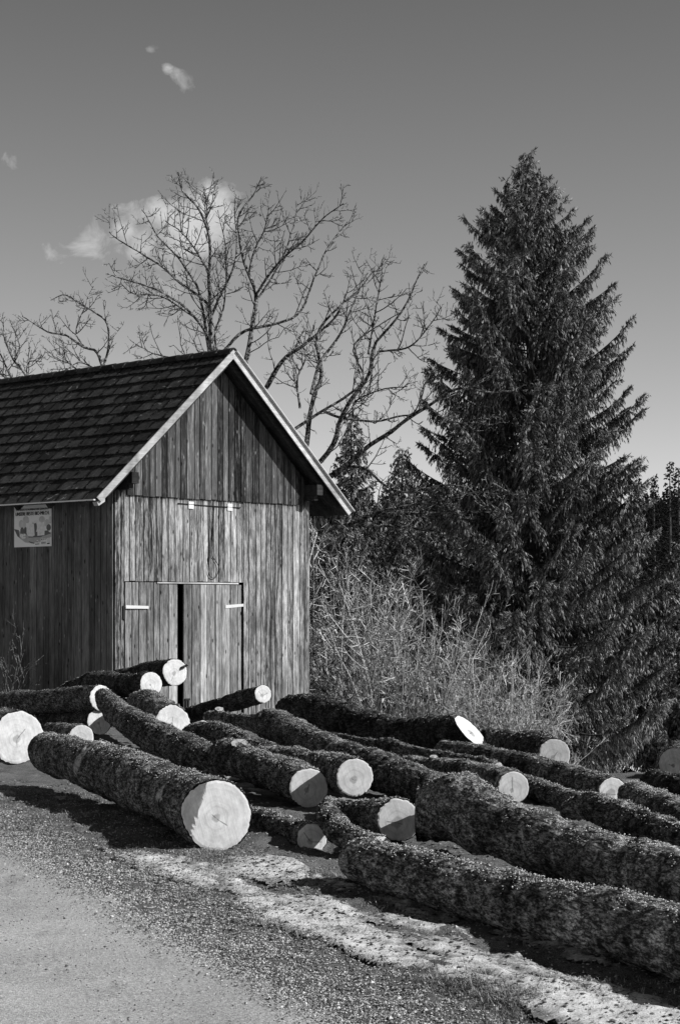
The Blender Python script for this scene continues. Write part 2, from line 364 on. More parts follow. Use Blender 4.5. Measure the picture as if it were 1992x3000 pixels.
def merge(parts):
    """parts: list of (V,faces,tone)"""
    V = []; Fq = {}; Tn = []; n = 0
    for v, f, tn in parts:
        V.append(v); Tn.append(np.broadcast_to(tn, (len(v),)) if np.ndim(tn) == 0 else tn)
        Fq.setdefault(f.shape[1], []).append(f + n); n += len(v)
    return np.concatenate(V), [np.concatenate(q) for q in Fq.values()], np.concatenate(Tn)
def unit(v): return v / (np.linalg.norm(v, axis=-1, keepdims=True) + 1e-9)
def px(x, y, D): return np.array([(x - CX) * D / F, D, EYE - (y - Y0) * D / F])
def spline(P, n):
    P = np.asarray(P, float)
    if len(P) < 3:
        tt = np.linspace(0, 1, n)[:, None]; return P[0] + (P[-1] - P[0]) * tt
    d_ = np.r_[0, np.cumsum(np.linalg.norm(np.diff(P[:, :3], axis=0), axis=1))]
    Q = np.vstack([2 * P[0] - P[1], P, 2 * P[-1] - P[-2]])
    out_ = []
    for s_ in np.linspace(0, d_[-1], n):
        i = min(np.searchsorted(d_, s_, side='right') - 1, len(P) - 2); u = (s_ - d_[i]) / (d_[i + 1] - d_[i])
        p0, p1, p2, p3 = Q[i], Q[i + 1], Q[i + 2], Q[i + 3]
        out_.append(0.5 * (2 * p1 + (p2 - p0) * u + (2 * p0 - 5 * p1 + 4 * p2 - p3) * u * u + (-p0 + 3 * p1 - 3 * p2 + p3) * u ** 3))
    return np.array(out_)


# ------------------------------------------------------------------ ground
EA = np.array([0.0, 7.05]); ED = unit(np.array([-0.4248, 1.0])); EN = np.array([ED[1], -ED[0]])     # road edge, its direction, its right hand side
def edge_w(x, y):
    s_ = (x - EA[0]) * ED[0] + (y - EA[1]) * ED[1]
    w_ = (x - EA[0]) * EN[0] + (y - EA[1]) * EN[1]
    return s_, w_ + 0.03 * np.sin(s_ * 1.1) + 0.012 * np.sin(s_ * 3.1 + 1)
def gh0(x, y):
    z = -0.03 * np.clip(y - 14, 0, 22)
    z = z - 2.7 * ss(36, 62, y) - 1.5 * ss(18.5, 36, y) * ss(-.3, 2.6, x + (y - 18) * .06) * ss(70, 50, y)
    z = z + 5.0 * ss(100, 190, y) * ss(-40, 60, x) + 2.0 * ss(100, 200, y) + 6 * ss(200, 420, y)
    return z
def gh(x, y):
    s_, w_ = edge_w(x, y)
    off = ss(-0.05, 0.5, w_)
    p = np.stack([x, y, np.zeros_like(x)], -1)
    near = ss(60, 25, y)
    n = (fbm(p * 2.2, 3, 3) - 0.5) * 0.09 + (fbm(p * 9, 3, 9) - 0.5) * 0.045 + (fbm(p * 38, 2, 5) - 0.5) * 0.018
    return gh0(x, y) + off * near * n - 0.01 * (1 - off) + 0.0
def axisgrid(lo, flo, fhi, hi, st, grow=1.12):
    a = list(np.arange(flo, fhi + st / 2, st)); s_ = st; v = fhi
    while v < hi: s_ *= grow; v += s_; a.append(v)
    s_ = st; v = flo; left = []
    while v > lo: s_ *= grow; v -= s_; left.append(v)
    return np.array(left[::-1] + a)
def grid_faces(nx, ny, keep=None):
    i, j = np.meshgrid(np.arange(nx - 1), np.arange(ny - 1), indexing='ij')
    a = i * ny + j; q = np.stack([a, a + ny, a + ny + 1, a + 1], -1)
    return q.reshape(-1, 4) if keep is None else q[keep]
xs = axisgrid(-420, -3.9, 2.6, 420, 0.022); ys = axisgrid(-60, 6.2, 14.5, 600, 0.022)
X, Y = np.meshgrid(xs, ys, indexing='ij')
Z = gh(X, Y)
ground = ob('ground', mk_mesh('ground', np.stack([X, Y, Z], -1).reshape(-1, 3), grid_faces(len(xs), len(ys)), 'ground', smooth=True)); tag(ground, kind='structure')

# road: asphalt sheet to the left of its edge
s_ax = np.r_[np.linspace(-14, -2, 30), np.arange(-1.9, 9, 0.05), np.linspace(9.1, 60, 90)]
w_ax = np.r_[np.linspace(-4.6, -0.32, 46), np.linspace(-0.28, 0.06, 12)]
S, Wd = np.meshgrid(s_ax, w_ax, indexing='ij')
RX = EA[0] + ED[0] * S + EN[0] * (Wd - 0.03 * np.sin(S * 1.1) - 0.012 * np.sin(S * 3.1 + 1)); RY = EA[1] + ED[1] * S + EN[1] * (Wd - 0.03 * np.sin(S * 1.1) - 0.012 * np.sin(S * 3.1 + 1))
pp = np.stack([RX, RY, 0 * RX], -1)
jit = (fbm(pp * 22, 3, 21) - 0.5) * 0.09 * ss(-0.3, 0.05, Wd)
RX = RX + EN[0] * jit; RY = RY + EN[1] * jit
RZ = gh0(RX, RY) + 0.014 + 0.02 * ss(0.05, -1.5, Wd) - 0.022 * ss(-0.04, 0.06, Wd) + (fbm(pp * 1.5, 2, 4) - 0.5) * 0.012
road = ob('road', mk_mesh('road', np.stack([RX, RY, RZ], -1).reshape(-1, 3), grid_faces(*S.shape), 'road', smooth=True)); tag(road, kind='structure')

# snow: a thin bumpy sheet lying over the verge
def snow_thick(x, y):
    s_, w_ = edge_w(x, y)
    p = np.stack([x, y, 0 * x], -1)
    lo = 0.50 + 0.28 * ss(9.6, 7.4, y)
    band = ss(lo - 0.12, lo + 0.16, w_) * ss(1.6, 1.2, w_) * ss(12.5, 11.6, y)
    p2 = np.stack([x * ED[1] - y * ED[0], (x * ED[0] + y * ED[1]) * 0.26, 0 * x], -1)
    n = fbm(p2 * 5.5, 4, 31, 0.6); n2 = fbm(p * 22, 3, 33)
    th = band * (0.70 + 0.30 * ss(10.5, 8.0, y)) + (n - 0.5) * 1.9 + (n2 - 0.5) * 0.5
    # thin islands beside and beneath the logs, and beside the far end of the verge
    for (cx, cy, rx, ry, k) in ((-0.35, 11.5, 0.5, 0.12, 0.8), (-0.1, 10.6, 0.55, 0.25, 0.62), (-3.05, 16.6, 0.5, 0.25, 0.7), (1.0, 8.9, 0.9, 0.3, 0.55), (0.35, 9.9, 0.7, 0.25, 0.58), (-2.35, 16.0, 0.25, 0.15, 0.6)):
        u = (x - cx) * EN[0] + (y - cy) * EN[1]; v = (x - cx) * ED[0] + (y - cy) * ED[1]
        th = np.maximum(th, k * np.clip(1.2 - (u / ry) ** 2 - (v / rx) ** 2, 0, 1) + (n - 0.5) * 0.8 + (n2 - 0.5) * 0.45)
    return (th - 0.56) * 0.07
xs2 = np.arange(-3.9, 2.6, 0.016); ys2 = np.arange(6.3, 17.2, 0.016)
X2, Y2 = np.meshgrid(xs2, ys2, indexing='ij')
TH = snow_thick(X2, Y2); TH = np.where(TH > 0, 0.022 * (1 - np.exp(-TH / 0.022)), TH)
Zs = gh(X2, Y2) * 0.5 + gh0(X2, Y2) * 0.5 + TH + 0.004
kp = (TH[:-1, :-1] > -0.006)
sn_v = np.stack([X2, Y2, Zs], -1).reshape(-1, 3); sn_f = grid_faces(*X2.shape, keep=kp)
us, inv = np.unique(sn_f, return_inverse=True)
snow = ob('snow', mk_mesh('snow', sn_v[us], inv.reshape(-1, 4), 'snow', smooth=True, tone=np.clip(TH.ravel()[us] * 45, 0, 1))); tag(snow, kind='structure')


# ------------------------------------------------------------------ loose stuff on the ground
def snow_z(x, y):
    th = snow_thick(x, y); th = np.where(th > 0, 0.022 * (1 - np.exp(-th / 0.022)), th)
    return gh(x, y) * 0.5 + gh0(x, y) * 0.5 + th + 0.004
def surf(x, y): return np.maximum(gh(x, y), np.where(snow_thick(x, y) > -.006, snow_z(x, y), -9))
def octa(P, size, squash=0.7, name='x'):
    n = len(P); base = np.array([(1, 0, 0), (0, 1, 0), (-1, 0, 0), (0, -1, 0), (0, 0, 1), (0, 0, -0.6)], float)
    V = base[None] * size[:, None, None] * R_.uniform(0.6, 1.3, (n, 6, 1)); V[:, :, 2] *= squash
    a = R_.uniform(0, 6.28, n); ca, sa = np.cos(a), np.sin(a)
    V = np.stack([V[..., 0] * ca[:, None] - V[..., 1] * sa[:, None], V[..., 0] * sa[:, None] + V[..., 1] * ca[:, None], V[..., 2]], -1) + P[:, None, :]
    f = np.array([(0, 1, 4), (1, 2, 4), (2, 3, 4), (3, 0, 4), (1, 0, 5), (2, 1, 5), (3, 2, 5), (0, 3, 5)])
    Fc = (np.arange(n)[:, None, None] * 6 + f[None]).reshape(-1, 3)
    return V.reshape(-1, 3), Fc
def scatter_sw(n, s0, s1, wf):
    # denser towards the camera so it covers evenly in depth
    s_ = R_.uniform(s0, s1, n); w_ = wf(n, s_)
    w2 = w_ - 0.03 * np.sin(s_ * 1.1) - 0.012 * np.sin(s_ * 3.1 + 1)
    return EA[0] + ED[0] * s_ + EN[0] * w2, EA[1] + ED[1] * s_ + EN[1] * w2, w_
gx, gy, gw = scatter_sw(80000, -1.2, 9.5, lambda n, s_: 0.02 + (0.62 + 0.12 * ss(3, 0, s_)) * R_.beta(1.4, 1.7, n))
gx2, gy2, _ = scatter_sw(13000, -1.2, 11, lambda n, s_: R_.uniform(0.4, 2.0, n))
gx3, gy3, _ = scatter_sw(9000, -1.2, 6, lambda n, s_: -3.2 * R_.uniform(0, 1, n) ** 1.25)
gx4, gy4, _ = scatter_sw(9000, 3.0, 11, lambda n, s_: R_.uniform(0.1, 1.3, n))
gx5, gy5, _ = scatter_sw(14000, -1.2, 9.5, lambda n, s_: 0.06 - np.abs(R_.normal(0, 0.11, n)))
ax = np.r_[gx, gx2, gx3, gx5, gx4]; ay = np.r_[gy, gy2, gy3, gy5, gy4]
az_ = surf(ax, ay) + 0.002; q0 = len(gx) + len(gx2); q1 = q0 + len(gx3); az_[q0:q1] += 0.034; az_[q1:q1 + len(gx5)] = gh0(gx5, gy5) + 0.022
sz = 0.0028 + 0.0042 * R_.random(len(ax)) ** 1.6; sz = sz * np.where(R_.random(len(ax)) < 0.04, 1.9, 1); sz[q0:q1] *= .8
keepm = fbm(np.stack([ax * 6, ay * 6, 0 * ax], -1), 2, 77) > 0.20
keepm[q0:q1] = True
P = np.stack([ax, ay, az_], -1)[keepm]; sz = sz[keepm]
v, f = octa(P, sz)
gravel = ob('gravel', mk_mesh('gravel', v, f, 'pebble', tone=np.repeat(R_.random(len(P)), 6))); tag(gravel, 'loose pale grit along the asphalt edge', 'gravel', kind='stuff')

def blades(P, L, wd, lean, up=1.0):
    n = len(P); a = R_.uniform(0, 6.28, n); d_ = np.stack([np.cos(a), np.sin(a), 0 * a], -1); sd_ = np.stack([-np.sin(a), np.cos(a), 0 * a], -1)
    upv = np.array([0, 0, 1.0])
    p1 = P + (d_ * lean[:, None] * 0.35 + upv * up * 0.6) * L[:, None]; p2 = P + (d_ * lean[:, None] + upv * up * (1 - 0.35 * lean[:, None])) * L[:, None]
    w3 = sd_ * wd[:, None]
    V = np.stack([P - w3, P + w3, p1 + w3 * 0.7, p1 - w3 * 0.7, p2], 1).reshape(-1, 3)
    b = np.arange(n) * 5
    return V, np.stack([b, b + 1, b + 2, b + 3], -1), np.stack([b + 3, b + 2, b + 4], -1)
bx, by, _ = scatter_sw(30000, -1.2, 10, lambda n, s_: R_.uniform(0.38, 2.3, n))
dn = fbm(np.stack([bx * 3.2, by * 3.2, 0 * bx], -1), 3, 55)
kk = dn > 0.56
bx, by = bx[kk], by[kk]
# named tufts of the photograph
for (cx, cy, r, n) in ((0.1 + (900 - 996) * 9.2 / F, 9.2, 0.22, 1500), ((1000 - 996) * 9.0 / F, 9.0, 0.2, 1300), ((1350 - 996) * 7.9 / F, 7.85, 0.2, 1500), ((1500 - 996) * 7.6 / F, 7.5, 0.24, 1800), ((800 - 996) * 9.6 / F, 9.7, 0.2, 800), (-1.6, 12.2, 0.5, 1200), (-2.3, 13.2, 0.5, 1000), (-0.9, 11.7, 0.4, 700)):
    q = R_.normal(0, 1, (n, 2)) * r * 0.5
    bx = np.r_[bx, cx + q[:, 0] * 0.8]; by = np.r_[by, cy + q[:, 1]]
P = np.stack([bx, by, gh(bx, by)], -1); n = len(P)
v, f1, f2 = blades(P, R_.uniform(0.010, 0.034, n) * np.where(R_.random(n) < 0.02, 2.2, 1), np.full(n, 0.0018), R_.uniform(0.5, 2.4, n))
grass = ob('grass', mk_mesh('grass', v, [f1, f2], 'grass', tone=np.repeat(R_.random(n), 5))); tag(grass, 'tufts of dry trampled grass poking through the snow', 'grass', kind='stuff')

cxs, cys, _ = scatter_sw(19000, -1.2, 12, lambda n, s_: 0.45 + 2.8 * R_.random(n) ** .9)
kk = fbm(np.stack([cxs * 2.5, cys * 2.5, 0 * cxs], -1), 3, 90) > 0.45
cxs, cys = cxs[kk], cys[kk]; n = len(cxs)
P = np.stack([cxs, cys, surf(cxs, cys) + 0.003], -1)
v, f = octa(P, 0.003 + 0.014 * R_.random(n) ** 2.5, 0.35)
lit = ob('bark_litter', mk_mesh('bark_litter', v, f, 'chip', tone=np.repeat(R_.random(n), 6))); tag(lit, 'crumbs of bark and wood chips strewn round the logs', 'litter', kind='stuff')

# ------------------------------------------------------------------ logs
def ring_frames(P):
    T_ = unit(np.gradient(P, axis=0)); up = np.array([0, 0, 1.0])
    A = unit(np.cross(T_, up)); B = np.cross(A, T_)
    return T_, A, B
LOGN = [0]
def cap_mesh(ring, frame, shape, m_, dull=False):
    """disc over the end ring; vertices in the local frame (A,B,T) at the centre"""
    Pc, A, B, T_ = frame
    loc = np.stack([(ring - Pc) @ A, (ring - Pc) @ B], -1)
    n = len(loc); V = []; levels = [0.965, 0.9, 0.8, 0.7, 0.6, 0.5, 0.4, 0.3, 0.2, 0.1]
    for l in levels:
        q = loc * (l if l < .95 else (l - .012 + .03 * R_.random(n)[:, None])); z = shape(q[:, 0], q[:, 1]); V.append(np.column_stack([q, z - 0.004 * (l > 0.9)]))
    V.append(np.array([[0, 0, float(shape(np.zeros(1), np.zeros(1))[0])]]))
    V = np.concatenate(V); Fq = []
    for k in range(len(levels) - 1):
        a = np.arange(n) + k * n; b = (np.arange(n) + 1) % n + k * n
        Fq.append(np.stack([a, b, b + n, a + n], -1))
    a = np.arange(n) + (len(levels) - 1) * n; b = (np.arange(n) + 1) % n + (len(levels) - 1) * n
    tri = np.stack([a, b, np.full(n, len(levels) * n)], -1)
    return mk_mesh('cut_face', V, [np.concatenate(Fq), tri], m_)
def log(label, pts, bark='bark', cut='cut', step=0.02, nseg=64, slant=(0, 0), notch=None, far_slant=(0, 0), tufts=3500, bump=1.0, bulges=(), bare=(), stubs=(), name='log', rough_end=0.0, far_round=0.0, seed=None, mossmat='moss', stubcut='cut_dull', cat='log'):
    """pts: near end first, (pixel x, pixel y, metres away, radius in metres)"""
    LOGN[0] += 1; sd_ = seed or LOGN[0] * 13
    raw = np.array([list(px(a, b, c)) + [r] for a, b, c, r in pts])
    Lg = np.linalg.norm(np.diff(raw[:, :3], axis=0), axis=1).sum()
    n = max(12, int(Lg / step)); Q = spline(raw, n); P, r = Q[:, :3], Q[:, 3]
    T_, A, B = ring_frames(P)
    sarc = np.r_[0, np.cumsum(np.linalg.norm(np.diff(P, axis=0), axis=1))]; Lg = sarc[-1]
    for (s0, wd, amp) in bulges: r = r * (1 + amp * np.exp(-((sarc / Lg - s0) / wd) ** 2))
    if far_round: r = r * (1 - far_round * np.exp(-(Lg - sarc) / 0.08) * 0.5)
    an = np.arange(nseg) * 2 * np.pi / nseg
    ca, sa = np.cos(an), np.sin(an)
    dirs = ca[None, :, None] * A[:, None, :] + sa[None, :, None] * B[:, None, :]
    base = P[:, None, :] + dirs * r[:, None, None]
    nz = (fbm(base * 3.3, 2, sd_) - 0.5) * 0.30 * r[:, None] + (fbm(base * 11, 2, sd_ + 3) - 0.5) * 0.024 * bump + (fbm(base * np.array([48, 30, 48]), 2, sd_ + 7) - 0.5) * 0.016 * bump
    # lengthwise bark furrows
    fur = np.stack([np.broadcast_to(ca * 15 * r.mean() / .15, (n, nseg)), np.broadcast_to(sa * 15 * r.mean() / .15, (n, nseg)), np.broadcast_to((sarc * 7)[:, None], (n, nseg))], -1)
    nz = nz + (fbm(fur, 2, sd_ + 11) - 0.5) * (0.016 if bark == 'bark_grey' else 0.018) * bump
    endd = np.minimum(sarc, Lg - sarc)[:, None]; nz = nz * (0.55 + 0.45 * ss(0.0, 0.12, endd))
    rr = r[:, None] + nz
    V = P[:, None, :] + dirs * rr[..., None]
    # end shapes: T_ points away from the near end, so outward at the near end is -T_
    def sh_near(a, b):
        z = slant[0] * a + slant[1] * b
        if notch is not None: z = z - np.clip(notch[0] - a - notch[2] * b, 0, 9) * notch[1]
        return z
    def sh_far(a, b): return far_slant[0] * a + far_slant[1] * b
    near = (P[0], A[0], B[0], -T_[0]); far = (P[-1], A[-1], B[-1], T_[-1])
    for fr, sh, s_ in ((near, sh_near, sarc), (far, sh_far, Lg - sarc)):
        if sh is sh_far and far_slant == (0, 0): continue
        ZL = 1.1 if max(abs(slant[0]), abs(slant[1]), abs(far_slant[0])) > .7 else .5
        zone = np.where(s_ < ZL)[0]
        for i in zone:
            q = V[i] - fr[0]; z = sh(q @ fr[1], q @ fr[2])
            V[i] = V[i] + fr[3][None] * (z * max(0, 1 - s_[i] / ZL))[:, None]
    Vf = V.reshape(-1, 3)
    i = (np.arange(n - 1) * nseg)[:, None]; j = np.arange(nseg)[None]; jn = (np.arange(nseg) + 1) % nseg
    Fq = np.stack([i + j, i + nseg + j, i + nseg + jn[None], i + jn[None]], -1).reshape(-1, 4)
    # bark lip closing the tube at both ends (under the cut face)
    parts = [(Vf, Fq, 0.5)]
    bare_v = np.zeros(len(Vf))
    if bare:
        for (s0, aa, sw, aw) in bare:
            da = np.abs((an - rad(aa) + np.pi) % (2 * np.pi) - np.pi)
            mfield = 1.25 - (np.abs(sarc / Lg - s0) / sw)[:, None] ** 2 - (da / rad(aw))[None, :] ** 2 + (fbm(base * 22, 3, sd_ + 31) - 0.5) * 3.4
            bare_v = np.maximum(bare_v, ss(0.25, 0.5, mfield).ravel())
    root = thing(name, (float(P[n // 2, 0]), float(P[n // 2, 1]), float(gh0(P[n // 2, 0], P[n // 2, 1]))), label, cat, 'felled logs heaped beside the road')
    ro = np.array(root.location)
    # moss tufts, denser and paler on top to paint in the sunlit crest
    tv = np.zeros((0, 3)); tf = np.zeros((0, 3), int); tt = np.zeros(0)
    if tufts:
        k = int(tufts * (.08 if bark == 'bark_grey' else .32)); ii = R_.integers(1, n - 1, k); jj = R_.integers(0, nseg, k)
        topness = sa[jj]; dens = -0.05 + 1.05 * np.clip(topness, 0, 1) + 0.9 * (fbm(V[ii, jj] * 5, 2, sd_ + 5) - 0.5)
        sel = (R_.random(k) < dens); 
        if bare: sel &= bare_v[ii * nseg + jj] < 0.3
        ii, jj = ii[sel], jj[sel]; k = len(ii)
        c = V[ii, jj] + R_.normal(0, 0.006, (k, 3)); nn = dirs[ii, jj]
        dr = unit(nn * 0.7 + R_.normal(0, 0.75, (k, 3))); sdv = unit(np.cross(dr, R_.normal(0, 1, (k, 3))))
        ln = R_.uniform(0.006, 0.015, k)[:, None]; wd_ = R_.uniform(0.002, 0.0045, k)[:, None]
        c = c - nn * 0.004
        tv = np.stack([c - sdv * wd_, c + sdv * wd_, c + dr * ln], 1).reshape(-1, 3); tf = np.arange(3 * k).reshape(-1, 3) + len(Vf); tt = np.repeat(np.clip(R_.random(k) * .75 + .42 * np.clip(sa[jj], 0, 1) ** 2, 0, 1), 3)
    kc = int(tufts * (3.0 if bark == 'bark_grey' else 1.5) * (.4 if mossmat == 'moss_dark' else 1)); ii = R_.integers(1, n - 1, kc); jj = R_.integers(0, nseg, kc)  # pale lichen crumbs, massed on top so the crest looks sunlit
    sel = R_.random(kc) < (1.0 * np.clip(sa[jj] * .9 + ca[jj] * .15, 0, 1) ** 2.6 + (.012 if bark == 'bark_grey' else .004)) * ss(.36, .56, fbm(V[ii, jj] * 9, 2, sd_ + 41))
    if bare: sel &= bare_v[ii * nseg + jj] < 0.3
    ii, jj = ii[sel], jj[sel]; kc = len(ii)
    ov, of = octa(V[ii, jj] + dirs[ii, jj] * .004 + R_.normal(0, .004, (kc, 3)), R_.uniform(.0025, .0065, kc) * (1 if raw[0, 2] < 16 else 1.4), .8)
    of = of + len(Vf) + len(tv)
    allv = np.concatenate([Vf, tv, ov]) - ro; ot = np.repeat(R_.random(kc), 6)
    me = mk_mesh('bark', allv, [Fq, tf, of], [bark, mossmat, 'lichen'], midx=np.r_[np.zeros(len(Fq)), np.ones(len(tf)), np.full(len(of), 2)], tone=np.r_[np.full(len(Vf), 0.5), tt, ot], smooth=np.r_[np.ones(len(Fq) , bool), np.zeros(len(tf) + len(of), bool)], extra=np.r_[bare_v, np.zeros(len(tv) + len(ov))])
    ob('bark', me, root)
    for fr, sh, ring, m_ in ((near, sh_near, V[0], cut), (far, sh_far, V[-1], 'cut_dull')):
        ring0 = ring - np.outer((ring - fr[0]) @ fr[3], fr[3])
        cm = cap_mesh(ring0, fr, sh, m_)
        o = ob('cut_face', cm, root)
        # left handed at one end: use A,B,A x B and flip z in the mesh when needed
        Z3 = np.cross(fr[1], fr[2]); sgn = float(np.sign(Z3 @ fr[3]))
        if sgn < 0:
            co_ = np.zeros(len(cm.vertices) * 3, np.float32); cm.vertices.foreach_get('co', co_); co_ = co_.reshape(-1, 3); co_[:, 2] *= -1; cm.vertices.foreach_set('co', co_.ravel())
        o.matrix_local = Matrix(np.column_stack([fr[1], fr[2], Z3, fr[0] - ro]).tolist() + [[0, 0, 0, 1]]) if False else Matrix([[float(fr[1][q]), float(fr[2][q]), float(Z3[q]), float(fr[0][q] - ro[q])] for q in range(3)] + [[0, 0, 0, 1]])
    for (s0, aa, ln, r0, r1) in stubs:
        i0 = int(s0 * (n - 1)); d_ = math.cos(rad(aa)) * A[i0] + math.sin(rad(aa)) * B[i0]; d_ = unit(d_ * 0.85 - T_[i0] * 0.4)
        a0 = P[i0] + d_ * r[i0] * 0.6; a1 = P[i0] + d_ * (r[i0] + ln)
        Pt = spline(np.array([a0, (a0 + a1) / 2, a1]), 10)
        vv, qq = tubes(Pt[None], np.linspace(r0 * 1.3, r1, 10)[None], 20)
        vv = vv + (fbm(vv * 40, 2, sd_)[:, None] - 0.5) * 0.02
        st = ob('branch_stub', mk_mesh('branch_stub', vv - ro, qq, bark, tone=np.full(len(vv), 0.5), smooth=True, extra=np.zeros(len(vv))), root)
        an2 = np.arange(20) * 2 * np.pi / 20; e = vv[-20:] - ro; cc = e.mean(0)
        ce = np.vstack([e * 0.94 + cc * 0.06 + d_ * 0.002, cc + d_ * 0.002])
        o = ob('cut_face', mk_mesh('cut_face', ce - cc, np.stack([np.arange(20), (np.arange(20) + 1) % 20, np.full(20, 20)], -1), stubcut), st); o.location = cc
    return root

log('largest log in front, broad sunlit cut end with a felling notch, beside the road', [(640, 2389, 12.2, .232), (520, 2335, 13.3, .215), (330, 2262, 15.2, .205), (140, 2202, 17.5, .185)], step=.017, nseg=96, notch=(-0.148, 1.3, -0.337), tufts=16000, bulges=((.45, .05, .07), (.62, .04, .08)), bare=((.62, 140, .018, 55), (.13, 160, .012, 14)), rough_end=.02)
log('thick log cut by the left picture edge, pale round face with frayed rim', [(54, 2160, 18.1, .262), (-160, 2130, 20, .25), (-420, 2100, 22, .24)], step=.03, tufts=4000, rough_end=.03)
log('mossy log with a half lit cut end, just right of the broad notched log', [(904, 2308, 15, .166), (851, 2284, 15.5, .160), (771, 2254, 16.2, .152), (700, 2225, 17.0, .155), (655, 2213, 17.4, .148)], step=.018, nseg=80, tufts=9000, bulges=((.9, .1, .12),), stubs=((.82, 100, .015, .09, .075),), bump=1.3)
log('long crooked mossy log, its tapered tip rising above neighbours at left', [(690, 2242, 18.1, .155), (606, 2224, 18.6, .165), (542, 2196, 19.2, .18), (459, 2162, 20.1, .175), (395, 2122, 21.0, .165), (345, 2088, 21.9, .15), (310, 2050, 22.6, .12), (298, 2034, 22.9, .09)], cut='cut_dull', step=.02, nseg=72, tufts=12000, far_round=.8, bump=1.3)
log('log with a round fully lit cut end in the centre, dark heart in its middle', [(1041, 2278, 14.5, .151), (960, 2258, 16, .15), (880, 2238, 17, .135), (800, 2226, 18.2, .13), (745, 2222, 19, .12)], step=.018, nseg=80, tufts=8000, bump=1.2)
log('small log low on the ground between the notched log and the long front log', [(915, 2457, 12.3, .104), (830, 2432, 13.1, .1), (750, 2403, 14.0, .095), (690, 2380, 14.8, .09)], step=.016, tufts=5000)
log('log whose half shaded cut end touches the flared log, above the long front log', [(1168, 2402, 12.61, .147), (1100, 2396, 13.0, .118), (1030, 2388, 13.5, .103), (960, 2380, 14.0, .1)], step=.016, nseg=72, tufts=6000, slant=(.25, 0), bump=1.2)
log('short crooked stem bending down at the left end of the long front log', [(1120, 2480, 11.6, .072), (1050, 2470, 11.8, .078), (1000, 2445, 12.0, .082), (975, 2410, 12.2, .082), (960, 2385, 12.4, .075), (955, 2372, 12.5, .05)], step=.014, tufts=5000, far_round=.7, bump=1.3)
log('big flared log crossing to the right picture edge behind the front log', [(2260, 2650, 7.9, .16), (1992, 2590, 9.0, .168), (1700, 2512, 10.2, .165), (1500, 2440, 11.0, .18), (1400, 2400, 11.5, .21), (1335, 2368, 11.9, .222), (1275, 2374, 12.15, .20), (1222, 2390, 12.35, .165)], bark='bark_grey', step=.018, nseg=110, tufts=8000, far_slant=(1.5, -.3), bump=1.25)
log('long front log lying nearest the road at right, grey lichen bark', [(2260, 2830, 7.3, .17), (1992, 2758, 8.05, .165), (1700, 2690, 8.75, .155), (1400, 2618, 9.6, .148), (1150, 2546, 10.35, .142), (1078, 2526, 10.6, .141), (1044, 2520, 10.75, .135)], bark='bark_grey', step=.014, nseg=110, tufts=9000, far_round=.35)
log('left log lying on another, bright cut end half hidden by the crooked tip', [(297, 2044, 27, .19), (180, 2052, 28, .185), (0, 2062, 29.5, .18), (-160, 2068, 31, .18)], step=.03, tufts=3500, rough_end=.02)
log('log underneath the bright left one, crescent cut end beside the crooked tip', [(293, 2115, 27, .188), (200, 2118, 28, .18), (90, 2122, 29.5, .18)], step=.03, bark='bark_dark', tufts=2500)
log('small log end peeping over the notched log, pale and half buried', [(239, 2160, 24, .165), (190, 2155, 25.2, .16), (150, 2150, 26, .16)], step=.03, tufts=1200)
log('second log from the top in front of the barn, star crack in its cut end', [(444, 2003, 28, .182), (370, 2008, 28.8, .18), (280, 2008, 30, .20), (205, 2028, 31, .16), (165, 2045, 31.6, .11)], step=.03, bark='bark_dark', tufts=4000, bulges=((.55, .12, .15),), rough_end=.02)
log('topmost log of the heap, clean bright cut end against the barn door', [(513, 1970, 29, .212), (440, 1976, 29.8, .205), (330, 2004, 31, .19), (250, 2030, 32, .17)], step=.03, bark='bark_dark', tufts=3500, mossmat='moss_dark', stubs=((.02, 30, .05, .02, .015),))
log('squat mossy log with a sloping half shaded cut end, below the star cracked one', [(507, 2116, 24, .222), (470, 2092, 25, .215), (430, 2070, 26, .20), (405, 2062, 27, .16)], step=.022, nseg=72, tufts=7000, slant=(0, -.5), cut='cut', bump=1.7, bulges=((.6, .25, .15),))
log('thinner log tilted upwards to the right before the barn wall, cracked cut end', [(771, 2034, 26, .13), (700, 2052, 26.8, .128), (620, 2078, 27.8, .125), (545, 2098, 29, .125)], step=.022, bark='bark_dark', tufts=3000, mossmat='moss_dark', stubs=((.3, 75, .03, .05, .03),), bump=.9)
log('humped mossy log with a thin sawn off fork reaching left', [(1300, 2335, 14.6, .15), (1200, 2292, 15.6, .165), (1060, 2240, 17, .165), (978, 2208, 18, .16), (900, 2172, 19.3, .165), (840, 2142, 20.5, .18), (792, 2122, 21.4, .17), (762, 2120, 22, .12), (700, 2112, 22.6, .075), (640, 2102, 23.2, .07), (608, 2100, 23.6, .062)], step=.02, nseg=80, tufts=12000, bump=1.4, stubs=((.955, 95, .05, .055, .055),), stubcut='cut_dull')
log('low mossy log between the thin fork and the crescent cut log', [(800, 2218, 18.9, .12), (720, 2185, 19.5, .13), (660, 2160, 20.3, .14), (610, 2150, 21, .14), (560, 2155, 21.8, .12)], step=.022, tufts=5000, bump=1.6)
log('short pale ended log glimpsed under the thin fork', [(663, 2118, 26.5, .07), (700, 2122, 28, .07), (730, 2125, 29, .07)], step=.03, tufts=600)
log('dark thick mossy log in the back, slanting cut end turned to the sky', [(1378, 2142, 20, .19), (1300, 2152, 20.6, .215), (1200, 2154, 21.3, .195), (1092, 2132, 22, .19), (980, 2096, 22.8, .20), (900, 2080, 23.4, .205), (845, 2083, 23.9, .18), (822, 2090, 24.1, .12)], step=.022, nseg=72, bark='bark_dark', mossmat='moss', tufts=9000, slant=(-.82, -1.5), bump=1.6, far_round=.5)
